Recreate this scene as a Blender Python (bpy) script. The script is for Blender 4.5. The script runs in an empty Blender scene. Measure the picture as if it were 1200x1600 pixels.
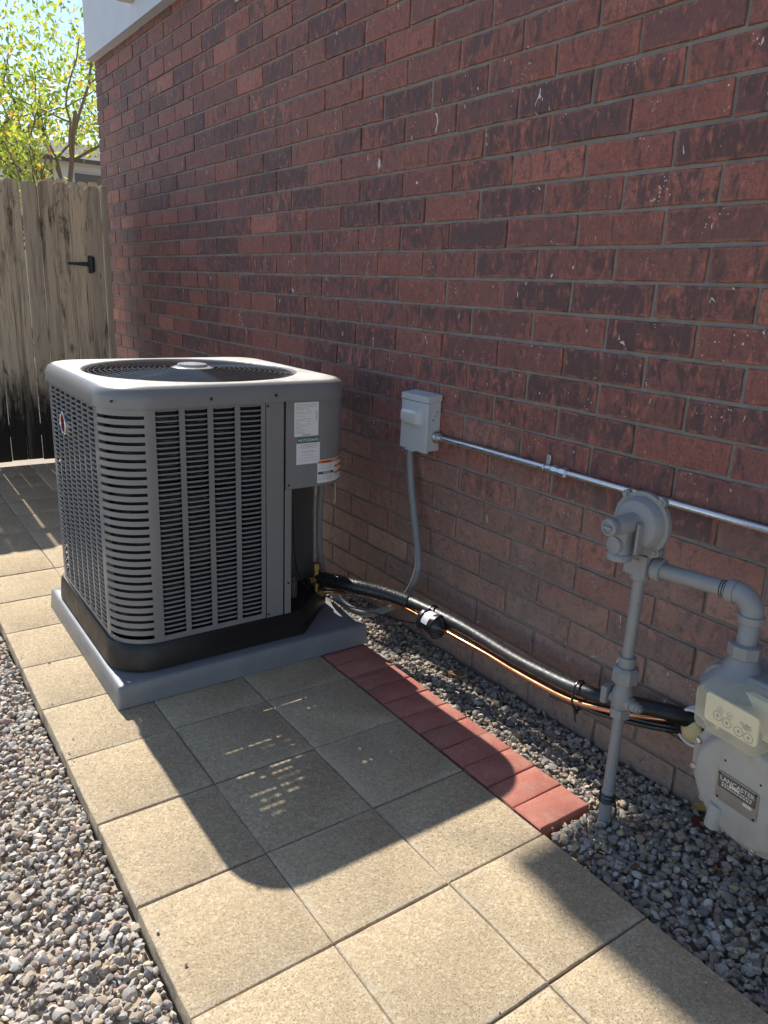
import bpy, bmesh, math, random
import numpy as np
from mathutils import Vector, Matrix
random.seed(7); rng = np.random.default_rng(7)
FT = 0.3048                     # every coordinate below is in feet, meshes are written in metres
R = math.radians
scn = bpy.context.scene
COL = scn.collection

# ------------------------------------------------------------------ camera
cam_d = bpy.data.cameras.new('camera'); cam = bpy.data.objects.new('camera', cam_d); COL.objects.link(cam)
yaw, pitch, roll = R(-35.62), R(-16.51), R(-2.50)
Mz = Matrix.Rotation(yaw, 3, 'Z'); Mx = Matrix.Rotation(pitch, 3, 'X'); My = Matrix.Rotation(roll, 3, 'Y')
Mc = Mz @ Mx @ My
right, fwd, up = Mc.col[0], Mc.col[1], Mc.col[2]
rot = Matrix((right, up, -fwd)).transposed()
cam.matrix_world = Matrix.Translation(Vector((-1.172, -7.392, 4.211)) * FT) @ rot.to_4x4()
cam_d.sensor_fit = 'VERTICAL'; cam_d.sensor_height = 24; cam_d.lens = 1182.6 / 1600 * 24
cam_d.clip_start = 0.05; cam_d.clip_end = 3000
scn.camera = cam

# ------------------------------------------------------------------ sky, sun, exposure
SUN_EL, SUN_AZ = R(44.3), R(0.75)
world = bpy.data.worlds.new('World'); scn.world = world; world.use_nodes = True
wn = world.node_tree; wn.nodes.clear()
sky = wn.nodes.new('ShaderNodeTexSky'); sky.sky_type = 'NISHITA'; sky.sun_disc = False
sky.sun_elevation = SUN_EL; sky.sun_rotation = SUN_AZ; sky.altitude = 300; sky.air_density = 1.0; sky.dust_density = 0.3; sky.ozone_density = 1.0
bg = wn.nodes.new('ShaderNodeBackground'); bg.inputs[1].default_value = 0.12
wo = wn.nodes.new('ShaderNodeOutputWorld')
wn.links.new(sky.outputs[0], bg.inputs[0]); wn.links.new(bg.outputs[0], wo.inputs[0])
sd = bpy.data.lights.new('sun', 'SUN'); sd.energy = 4.8; sd.angle = R(0.53); sd.color = (1.0, 0.95, 0.87)
sun = bpy.data.objects.new('sun', sd); COL.objects.link(sun)
sdir = Vector((-math.sin(SUN_AZ) * math.cos(SUN_EL), -math.cos(SUN_AZ) * math.cos(SUN_EL), -math.sin(SUN_EL)))
sun.rotation_euler = sdir.to_track_quat('-Z', 'Y').to_euler(); sun.location = (0, 8, 12)
vs = scn.view_settings; vs.view_transform = 'Standard'; vs.look = 'None'; vs.gamma = 1; vs.use_curve_mapping = False; vs.exposure = 0.60
scn.cycles.max_bounces = 8; scn.cycles.diffuse_bounces = 5; scn.cycles.glossy_bounces = 4; scn.cycles.transmission_bounces = 6
scn.cycles.use_denoising = True

# ------------------------------------------------------------------ material helpers
class NT:
    def __init__(s, name):
        s.m = bpy.data.materials.new(name); s.m.use_nodes = True
        s.t = s.m.node_tree; s.b = s.t.nodes['Principled BSDF']
        s._pos = None
    def n(s, typ, **kw):
        o = s.t.nodes.new(typ)
        for k, v in kw.items(): setattr(o, k, v)
        return o
    def l(s, a, b): s.t.links.new(a, b)
    def pos(s, scale=(1, 1, 1), off=None):
        if s._pos is None: s._pos = s.n('ShaderNodeNewGeometry')
        mp = s.n('ShaderNodeMapping'); mp.inputs['Scale'].default_value = scale
        s.l(s._pos.outputs['Position'], mp.inputs[0])
        if off is not None: s.l(off, mp.inputs['Location'])
        return mp.outputs[0]
    def noise(s, vec, scale, detail=4, rough=.6, dist=0, out='Fac'):
        o = s.n('ShaderNodeTexNoise'); o.inputs['Scale'].default_value = scale; o.inputs['Detail'].default_value = detail
        o.inputs['Roughness'].default_value = rough; o.inputs['Distortion'].default_value = dist
        s.l(vec, o.inputs['Vector']); return o.outputs[out]
    def voro(s, vec, scale, out='Distance', feature='F1', rnd=1):
        o = s.n('ShaderNodeTexVoronoi'); o.feature = feature; o.inputs['Scale'].default_value = scale; o.inputs['Randomness'].default_value = rnd
        s.l(vec, o.inputs['Vector']); return o.outputs[out]
    def ramp(s, fac, stops, interp='LINEAR'):
        o = s.n('ShaderNodeValToRGB'); cr = o.color_ramp; cr.interpolation = interp
        while len(cr.elements) < len(stops): cr.elements.new(.5)
        for e, (p, c) in zip(cr.elements, stops):
            e.position = p; e.color = (*c, 1) if len(c) == 3 else c
        s.l(fac, o.inputs[0]); return o.outputs[0]
    def rng(s, fac, a, b, c=0, d=1):
        o = s.n('ShaderNodeMapRange'); o.inputs[1].default_value = a; o.inputs[2].default_value = b; o.inputs[3].default_value = c; o.inputs[4].default_value = d
        s.l(fac, o.inputs[0]); return o.outputs[0]
    def mix(s, fac, a, b, mode='MIX'):
        o = s.n('ShaderNodeMix', data_type='RGBA', blend_type=mode)
        for v, i in ((fac, 0), (a, 6), (b, 7)):
            if isinstance(v, (int, float)): o.inputs[i].default_value = v
            elif isinstance(v, tuple): o.inputs[i].default_value = (*v, 1)
            else: s.l(v, o.inputs[i])
        return o.outputs[2]
    def math(s, op, a, b=None):
        o = s.n('ShaderNodeMath', operation=op)
        for v, i in ((a, 0), (b, 1)):
            if v is None: continue
            if isinstance(v, (int, float)): o.inputs[i].default_value = v
            else: s.l(v, o.inputs[i])
        return o.outputs[0]
    def bump(s, h, strength=.3, dist=.01, prev=None):
        o = s.n('ShaderNodeBump'); o.inputs['Strength'].default_value = strength; o.inputs['Distance'].default_value = dist
        s.l(h, o.inputs['Height'])
        if prev is not None: s.l(prev, o.inputs['Normal'])
        return o.outputs[0]
    def set(s, **kw):
        names = dict(col='Base Color', rough='Roughness', metal='Metallic', normal='Normal', spec='Specular IOR Level', coat='Coat Weight', trans='Transmission Weight', alpha='Alpha', ior='IOR', aniso='Anisotropic')
        for k, v in kw.items():
            i = s.b.inputs[names[k]]
            if isinstance(v, (int, float)): i.default_value = v
            elif isinstance(v, tuple): i.default_value = (*v, 1)
            else: s.l(v, i)
        return s.m

def simple(name, col, rough=.5, metal=0, var=.12, scale=14, bump=0, bscale=120, spec=.5, dirt=None):
    t = NT(name); p = t.pos()
    n = t.noise(p, scale, 5, .65)
    c = t.mix(n, tuple(x * (1 - var) for x in col), tuple(min(1, x * (1 + var)) for x in col))
    if dirt:
        d = t.rng(t.noise(t.pos((1, 1, .35)), scale * .8, 6, .7), .52, .75, 0, dirt[1]); c = t.mix(d, c, dirt[0])
    r = t.rng(t.noise(p, scale * 2.3, 3), .3, .7, max(.02, rough - .07), min(1, rough + .1))
    kw = dict(col=c, rough=r, metal=metal, spec=spec)
    if bump: kw['normal'] = t.bump(t.noise(p, bscale, 3), bump, .002)
    return t.set(**kw)

def brick_mat(name, per_island):
    t = NT(name); p = t.pos()
    if per_island: g = t.n('ShaderNodeNewGeometry'); rnd = g.outputs['Random Per Island']
    else: g = t.n('ShaderNodeObjectInfo'); rnd = g.outputs['Random']
    r2 = t.math('FRACT', t.math('MULTIPLY', rnd, 17.31)); r3 = t.math('FRACT', t.math('MULTIPLY', rnd, 91.7))
    cb = t.n('ShaderNodeCombineXYZ')
    t.l(t.math('MULTIPLY', rnd, 31), cb.inputs[0]); t.l(t.math('MULTIPLY', r2, 27), cb.inputs[1]); t.l(t.math('MULTIPLY', r3, 23), cb.inputs[2])
    pv = t.pos((1, 1, 1), cb.outputs[0]); ps = t.pos((1, 1, .42), cb.outputs[0])
    base = t.ramp(rnd, [(0, (.15, .078, .075)), (.15, (.25, .098, .082)), (.4, (.305, .112, .086)), (.55, (.19, .088, .080)), (.75, (.33, .124, .094)), (.9, (.24, .100, .085)), (.96, (.40, .155, .115)), (1, (.46, .19, .145))])
    streak = t.noise(ps, 26, 6, .68, .9)                    # flashed, vertically dragged dark face
    lim = t.rng(r2, 0, 1, .36, .60)
    dk = t.math('MULTIPLY', t.math('SUBTRACT', streak, lim), 9); o = t.n('ShaderNodeClamp'); t.l(dk, o.inputs[0])
    dark = t.mix(t.noise(pv, 60, 4), (.050, .040, .043), (.105, .066, .066))
    c = t.mix(t.math('MULTIPLY', o.outputs[0], .86), base, dark)
    c = t.mix(t.rng(t.noise(pv, 150, 4, .7), .40, .66, 0, .6), c, (.12, .056, .05))
    c = t.mix(t.rng(t.noise(ps, 55, 3, .6), .57, .72, 0, .75), c, (.47, .165, .112))
    if not per_island:                                      # bare orange arrises where the flashing wore off
        tc = t.n('ShaderNodeTexCoord'); so = t.n('ShaderNodeSeparateXYZ'); t.l(tc.outputs['Object'], so.inputs[0])
        ey = t.rng(t.math('ABSOLUTE', so.outputs[1]), .122, .135); ez = t.rng(t.math('ABSOLUTE', so.outputs[2]), .031, .039)
        e = t.math('MULTIPLY', t.math('MAXIMUM', ey, ez), t.rng(t.noise(ps, 30, 5, .7), .42, .62, 0, .8)); c = t.mix(e, c, (.42, .155, .105))
    # low courses: dust and mineral splash, its tint warmed to paint in ground bounce
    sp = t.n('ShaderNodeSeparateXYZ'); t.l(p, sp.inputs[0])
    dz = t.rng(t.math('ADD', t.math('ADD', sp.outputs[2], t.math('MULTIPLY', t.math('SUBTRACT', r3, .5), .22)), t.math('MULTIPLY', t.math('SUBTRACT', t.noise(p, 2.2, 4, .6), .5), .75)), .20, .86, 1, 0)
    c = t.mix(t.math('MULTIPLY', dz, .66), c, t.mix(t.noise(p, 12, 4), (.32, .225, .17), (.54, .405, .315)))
    c = t.mix(t.rng(t.noise(pv, 45, 6, .75, .6), .50, .66, 0, .55), c, (.075, .048, .044))      # soot-dark pores and smears
    # pale droppings of mortar and paint
    spk = t.voro(t.pos((1, 1, .8), cb.outputs[0]), 95); thr = t.rng(t.noise(pv, 7, 4, .75), .50, .76, .0, .34)
    c = t.mix(t.math('MULTIPLY', t.math('LESS_THAN', spk, thr), t.rng(t.noise(pv, 22, 2), .42, .5, 0, .75)), c, (.72, .67, .62))
    sm = t.math('GREATER_THAN', t.noise(t.pos((1, 1, .45), cb.outputs[0]), 34, 2, .5, 1.5), .735)
    c = t.mix(t.math('MULTIPLY', sm, .8), c, (.66, .61, .56))
    h = t.math('ADD', t.noise(pv, 160, 5, .7), t.math('MULTIPLY', t.noise(ps, 40, 4), 1.2))
    return t.set(col=c, rough=t.rng(streak, .3, .7, .78, .6), normal=t.bump(h, .55, .004), spec=.35)

def paver_mat():
    t = NT('tan_concrete_paver'); p = t.pos(); oi = t.n('ShaderNodeObjectInfo')
    big = t.noise(p, 3.2, 5, .6)
    c = t.mix(big, (.465, .365, .235), (.565, .455, .30))
    c = t.mix(t.rng(oi.outputs['Random'], 0, 1, 0, .5), c, (.42, .325, .21))
    v = t.voro(p, 190, 'Color'); sv = t.n('ShaderNodeSeparateColor'); t.l(v, sv.inputs[0])
    c = t.mix(t.rng(sv.outputs[0], .5, 1, 0, .5), c, (.72, .60, .42))
    c = t.mix(t.rng(sv.outputs[1], .62, 1, 0, .5), c, (.30, .215, .135))
    pit = t.rng(t.noise(p, 270, 3, .6), .565, .64, 0, 1); c = t.mix(t.math('MULTIPLY', pit, .72), c, (.20, .155, .11))
    pit2 = t.rng(t.noise(p, 150, 4, .6), .63, .70, 0, 1); c = t.mix(t.math('MULTIPLY', pit2, .4), c, (.2, .15, .1))
    st = t.rng(t.noise(p, 5, 7, .72), .54, .72, 0, .38); c = t.mix(st, c, (.30, .25, .19))
    tc = t.n('ShaderNodeTexCoord'); so = t.n('ShaderNodeSeparateXYZ'); t.l(tc.outputs['Object'], so.inputs[0])
    ed = t.math('MAXIMUM', t.math('ABSOLUTE', so.outputs[0]), t.math('ABSOLUTE', so.outputs[1]))
    ed = t.math('MULTIPLY', t.rng(ed, .128, .148), t.rng(t.noise(p, 22, 5, .7), .42, .70, 0, .45)); c = t.mix(ed, c, (.62, .56, .46))
    h = t.math('SUBTRACT', t.math('ADD', t.noise(p, 260, 4, .7), t.math('MULTIPLY', sv.outputs[2], .25)), t.math('ADD', pit, pit2))
    return t.set(col=c, rough=.92, normal=t.bump(h, .5, .0025), spec=.2)

def redpaver_mat():
    t = NT('red_concrete_paver'); p = t.pos(); oi = t.n('ShaderNodeObjectInfo')
    c = t.mix(oi.outputs['Random'], (.33, .105, .080), (.42, .145, .105))
    c = t.mix(t.rng(t.noise(p, 240, 4, .7), .4, .7), c, (.52, .22, .165)); c = t.mix(t.rng(t.noise(p, 9, 5, .7), .5, .75, 0, .5), c, (.24, .09, .075)); c = t.mix(t.rng(t.noise(p, 14, 7, .75), .45, .75, 0, .5), c, (.46, .33, .25))
    return t.set(col=c, rough=.9, normal=t.bump(t.noise(p, 280, 4, .7), .4, .002), spec=.2)

def gravel_mat(name='river_gravel', k=1.0):
    t = NT(name); p = t.pos(); g = t.n('ShaderNodeNewGeometry'); r = g.outputs['Random Per Island']
    r2 = t.math('FRACT', t.math('MULTIPLY', r, 37.7))
    c = t.ramp(r, [(0, (.35, .325, .29)), (.13, (.57, .52, .455)), (.27, (.43, .34, .255)), (.38, (.75, .70, .62)), (.48, (.27, .255, .24)), (.58, (.65, .50, .335)), (.66, (.52, .34, .27)), (.73, (.80, .75, .68)), (.81, (.41, .385, .36)), (.88, (.72, .56, .33)), (.94, (.23, .20, .18)), (.97, (.86, .82, .76))], 'CONSTANT')
    c = t.mix(.18, c, t.ramp(r2, [(0, (.12, .10, .09)), (.5, (.3, .26, .22)), (1, (.56, .5, .44))]))
    c = t.mix(t.rng(t.noise(p, 90, 5, .7), .3, .7, 0, .55), c, t.mix(.45, c, (.16, .14, .125)))
    c = t.mix(t.rng(t.noise(p, 240, 3, .6), .6, .75, 0, .35), c, (.55, .51, .46))
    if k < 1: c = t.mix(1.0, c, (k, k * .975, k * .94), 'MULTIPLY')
    return t.set(col=c, rough=.74, normal=t.bump(t.noise(p, 190, 5, .7), .5, .003), spec=.35)

def wood_mat(name, a, b, dk, wet=True):
    t = NT(name); oi = t.n('ShaderNodeObjectInfo'); cb = t.n('ShaderNodeCombineXYZ'); t.l(t.math('MULTIPLY', oi.outputs['Random'], 40), cb.inputs[2]); t.l(t.math('MULTIPLY', oi.outputs['Random'], 9), cb.inputs[0])
    pg = t.pos((1, 1, .045), cb.outputs[0]); p = t.pos((1, 1, 1), cb.outputs[0]); pm = t.pos((1, 1, .22), cb.outputs[0])
    gr = t.noise(pg, 130, 5, .6, .8)
    c = t.mix(gr, a, b); c = t.mix(t.rng(t.noise(pg, 45, 4, .6, 1.5), .52, .62, 0, .55), c, dk)
    c = t.mix(t.rng(oi.outputs['Random'], 0, 1, 0, .6), c, (.33, .27, .21))
    kn = t.voro(t.pos((1, 1, .5), cb.outputs[0]), 5.5); c = t.mix(t.rng(kn, .05, .13, .85, 0), c, (.05, .035, .025))
    if wet:
        w = t.pos(); sp = t.n('ShaderNodeSeparateXYZ'); t.l(w, sp.inputs[0])
        edge = t.math('ADD', sp.outputs[2], t.math('MULTIPLY', t.math('SUBTRACT', t.noise(pm, 13, 6, .75), .5), 1.0))
        c = t.mix(t.rng(edge, .36, .66, .97, 0), c, (.012, .011, .011))
        dr = t.rng(t.noise(t.pos((1, 1, .05), cb.outputs[0]), 22, 5, .7, .4), .515, .67, 0, .75); c = t.mix(dr, c, (.14, .115, .09))
        tar = t.rng(t.noise(pm, 8.5, 7, .78, .6), .555, .645, 0, .86); c = t.mix(tar, c, (.022, .019, .017))
    return t.set(col=c, rough=.85, normal=t.bump(gr, .5, .004), spec=.25)

def leaf_mat(name, ramp):
    t = NT(name); g = t.n('ShaderNodeNewGeometry'); c = t.ramp(g.outputs['Random Per Island'], ramp)
    d = t.n('ShaderNodeBsdfDiffuse'); tr = t.n('ShaderNodeBsdfTranslucent'); mx = t.n('ShaderNodeMixShader'); mx.inputs[0].default_value = .72
    c2 = t.mix(1.0, c, (1.15, 1.1, .55), 'MULTIPLY')
    t.l(c, d.inputs[0]); t.l(c2, tr.inputs[0]); t.l(d.outputs[0], mx.inputs[1]); t.l(tr.outputs[0], mx.inputs[2])
    gl = t.n('ShaderNodeBsdfGlossy'); gl.inputs['Roughness'].default_value = .35; m2 = t.n('ShaderNodeMixShader'); m2.inputs[0].default_value = .06
    t.l(mx.outputs[0], m2.inputs[1]); t.l(gl.outputs[0], m2.inputs[2])
    t.l(m2.outputs[0], t.t.nodes['Material Output'].inputs[0]); return t.m

M = {}
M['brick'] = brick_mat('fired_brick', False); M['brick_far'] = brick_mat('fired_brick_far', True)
def mortar_mat():
    t = NT('grey_mortar'); p = t.pos()
    c = t.mix(t.noise(p, 18, 6, .7), (.155, .143, .13), (.36, .335, .31)); sp = t.n('ShaderNodeSeparateXYZ'); t.l(p, sp.inputs[0])
    c = t.mix(t.rng(sp.outputs[2], .2, .7, .5, 0), c, (.30, .235, .185))
    return t.set(col=c, rough=.95, normal=t.bump(t.noise(p, 170, 5, .75), .8, .005), spec=.2)
M['mortar'] = mortar_mat()
M['paver'] = paver_mat(); M['redpaver'] = redpaver_mat(); M['gravel'] = gravel_mat(); M['gravel_dark'] = gravel_mat('shaded_gravel', .72)  # wall strip: same gravel mix, multiplied darker so its colour carries the shade
M['soil'] = simple('dusty_soil', (.42, .36, .285), .95, var=.4, scale=8, bump=.6, bscale=90, spec=.2)
M['sand'] = simple('joint_sand', (.25, .195, .14), .95, var=.4, scale=30, bump=.5, bscale=220, spec=.2)
M['wood'] = wood_mat('weathered_cedar', (.50, .375, .25), (.80, .63, .44), (.20, .145, .095))
M['wood_new'] = wood_mat('pale_cedar', (.36, .29, .21), (.47, .38, .28), (.22, .16, .11), False)
M['wood_grey'] = wood_mat('grey_cedar', (.13, .12, .11), (.22, .20, .18), (.08, .07, .06), False)
M['fascia'] = simple('painted_fascia', (.50, .53, .58), .55, var=.05, scale=4, dirt=((.45, .43, .4), .25))
M['stucco'] = simple('pale_stucco', (.55, .50, .43), .9, var=.1, scale=5, bump=.5, bscale=80)
M['roof'] = simple('brown_shingle', (.13, .11, .10), .95, var=.3, scale=9, bump=.6, bscale=40)
M['acpaint'] = simple('grey_cabinet_paint', (.20, .20, .202), .34, var=.05, scale=7, bump=.08, bscale=500, dirt=((.34, .315, .28), .3))
M['acpaint'].node_tree.nodes['Principled BSDF'].inputs['Coat Weight'].default_value = .12
M['actop'] = simple('dusty_grey_cap', (.30, .295, .28), .34, var=.12, scale=9, bump=.08, bscale=500, dirt=((.55, .51, .44), .7))
def cap_mat():
    t = NT('dusty_grey_cap'); p = t.pos(); sx = t.n('ShaderNodeSeparateXYZ'); t.l(t._pos.outputs['Normal'], sx.inputs[0])
    c = t.mix(t.noise(p, 9, 5), (.185, .183, .182), (.225, .222, .218))
    d = t.math('MULTIPLY', t.rng(sx.outputs[2], .93, .998), t.rng(t.noise(p, 14, 6, .7), .25, .6, .35, 1)); c = t.mix(d, c, t.mix(t.noise(p, 30, 5, .7), (.50, .47, .41), (.66, .63, .57)))
    return t.set(col=c, rough=t.rng(d, 0, 1, .30, .55), normal=t.bump(t.noise(p, 400, 3), .1, .001))
M['actop'] = cap_mat()
M['blackpan'] = simple('black_base_pan', (.007, .007, .008), .42, var=.3, scale=9, dirt=((.022, .02, .019), .3))
M['inner'] = simple('dark_inner_sheet', (.075, .074, .074), .38, var=.2, scale=11, dirt=((.12, .11, .10), .3))
def coil_mat():
    t = NT('condenser_coil'); p = t.pos((1, 1, 1))
    w = t.noise(t.pos((.3, .3, 3.5)), 40, 3, .6, .4); c = t.mix(t.rng(w, .58, .68), (.012, .013, .015), (.10, .105, .115))
    return t.set(col=c, rough=.4, metal=.55)
M['coil'] = coil_mat()
M['wire'] = simple('black_coated_wire', (.03, .03, .032), .22, var=.2, scale=20, spec=.6)
M['grille'] = simple('glossy_steel_grille', (.16, .16, .165), .16, metal=.6, var=.2, scale=20)
M['hubcap'] = simple('grey_plastic_hub', (.42, .41, .40), .25, var=.05)
M['padgrey'] = simple('grey_plastic_pad', (.205, .212, .222), .42, var=.10, scale=6, bump=.15, bscale=260, dirt=((.36, .33, .28), .35))
M['screw'] = simple('dark_screw', (.035, .035, .037), .4, metal=.6)
M['zinc'] = simple('galvanised_steel', (.62, .64, .66), .30, metal=.95, var=.12, scale=30, dirt=((.38, .37, .35), .35))
M['boxgrey'] = simple('light_grey_enclosure', (.48, .50, .51), .42, var=.06, scale=10, dirt=((.5, .48, .42), .25))
M['whip'] = simple('grey_vinyl_conduit', (.23, .23, .228), .40, var=.12, scale=30, dirt=((.25, .23, .2), .35))
def insul_mat():
    t = NT('black_foam_sleeve'); p = t.pos()
    n = t.noise(t.pos((1, 1, 1)), 55, 5, .65, .5); c = t.mix(t.rng(n, .5, .72), (.009, .009, .010), (.026, .026, .026))
    return t.set(col=c, rough=t.rng(n, .3, .7, .36, .52), normal=t.bump(t.noise(p, 60, 3), .22, .004), spec=.55)
M['insul'] = insul_mat()
M['tape'] = simple('black_wrap_tape', (.018, .018, .02), .28, var=.2, scale=40, bump=.4, bscale=150, spec=.6)
def copper_mat():
    t = NT('copper_tube'); p = t.pos(); n = t.noise(p, 25, 4, .6); c = t.mix(n, (.80, .37, .20), (.62, .26, .12))
    return t.set(col=c, rough=t.rng(n, .3, .7, .18, .32), metal=1.0)
M['copper'] = copper_mat()
M['brass'] = simple('dull_brass', (.42, .31, .13), .35, metal=.9, var=.25, scale=30)
M['gas'] = simple('grey_gas_paint', (.26, .268, .275), .42, var=.13, scale=14, bump=.3, bscale=240, dirt=((.30, .275, .23), .5))
def gas_mat(name, col, rust):
    t = NT(name); p = t.pos(); n = t.noise(p, 14, 6, .7)
    c = t.mix(n, tuple(x * .82 for x in col), tuple(x * 1.14 for x in col))
    c = t.mix(t.rng(t.noise(t.pos((1, 1, .3)), 30, 6, .72), .54, .70, 0, .5), c, (.27, .24, .19))
    r = t.rng(t.noise(p, 75, 5, .7), .66, .70, 0, 1); c = t.mix(t.math('MULTIPLY', r, rust), c, (.15, .075, .04))
    h = t.math('SUBTRACT', t.math('MULTIPLY', t.noise(p, 260, 4, .7), .6), r)
    return t.set(col=c, rough=t.rng(n, .3, .7, .34, .55), normal=t.bump(h, .35, .0015))
M['gas'] = gas_mat('chipped_grey_gas_paint', (.235, .243, .25), .75)
M['meter'] = simple('beige_grey_meter_paint', (.42, .41, .37), .42, var=.08, scale=9, bump=.25, bscale=200, dirt=((.24, .215, .17), .35))
M['meter'] = gas_mat('worn_grey_meter_paint', (.37, .365, .345), .35)
M['plate'] = simple('brushed_name_plate', (.34, .33, .32), .38, metal=.6, var=.15, scale=40)
M['plate_dark'] = simple('name_plate_ink', (.12, .12, .125), .4, metal=.5)
M['plate_txt'] = simple('name_plate_lettering', (.72, .71, .68), .4, metal=.4)
M['dial'] = simple('white_dial_face', (.78, .76, .68), .5, var=.03)
M['dialink'] = simple('dial_ink', (.26, .25, .22), .6)
def cover_mat():
    t = NT('yellowed_clear_cover'); p = t.pos(); n = t.noise(p, 25, 4)
    c = t.mix(n, (.74, .72, .62), (.84, .82, .72)); m = t.set(col=c, rough=.18, trans=.0, spec=.5)
    tr = t.n('ShaderNodeBsdfTransparent'); tr.inputs[0].default_value = (.97, .94, .80, 1); mx = t.n('ShaderNodeMixShader')
    lw = t.n('ShaderNodeLayerWeight'); lw.inputs[0].default_value = .35
    t.l(t.rng(lw.outputs['Facing'], 0, 1, .16, .6), mx.inputs[0])
    t.l(tr.outputs[0], mx.inputs[1]); t.l(t.b.outputs[0], mx.inputs[2]); t.l(mx.outputs[0], t.t.nodes['Material Output'].inputs[0]); return m
M['cover'] = cover_mat()
M['pvc'] = simple('white_pvc', (.74, .74, .72), .4, var=.06, dirt=((.5, .45, .38), .3))
M['foam'] = simple('yellow_spray_foam', (.70, .58, .30), .8, var=.25, scale=40, bump=.9, bscale=90)
M['label'] = simple('white_sticker', (.72, .72, .73), .35, var=.02)
M['print'] = simple('grey_print', (.30, .30, .31), .5, var=.2)
M['green'] = simple('green_print', (.02, .13, .085), .4, var=.05)
M['orange'] = simple('orange_print', (.72, .19, .03), .4, var=.05)
M['black'] = simple('black_print', (.02, .02, .02), .5)
M['red'] = simple('dark_red_badge', (.16, .012, .014), .2, var=.1)
M['chrome'] = simple('bright_badge_rim', (.75, .75, .76), .15, metal=.9, var=.03)
M['iron'] = simple('black_iron', (.022, .024, .024), .5, var=.3, scale=30)
M['bark'] = simple('tree_bark', (.16, .125, .095), .95, var=.35, scale=12, bump=.8, bscale=30)
M['leaf'] = leaf_mat('yellow_green_leaf', [(0, (.20, .30, .06)), (.4, (.31, .42, .09)), (.75, (.45, .50, .11)), (.94, (.55, .47, .10)), (1, (.62, .33, .08))])
M['dryleaf'] = simple('dry_brown_leaf', (.22, .13, .06), .75, var=.4, scale=30)
M['redleaf'] = simple('dry_red_leaf', (.11, .025, .018), .7, var=.4, scale=30)
M['yellowleaf'] = simple('dry_yellow_leaf', (.36, .25, .07), .7, var=.3, scale=30)
M['straw'] = simple('dry_grass_stem', (.52, .42, .26), .8, var=.2)
M['siding'] = simple('white_siding', (.68, .68, .66), .7, var=.04)
M['glass'] = simple('window_glass', (.05, .06, .07), .08, var=.1)

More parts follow.
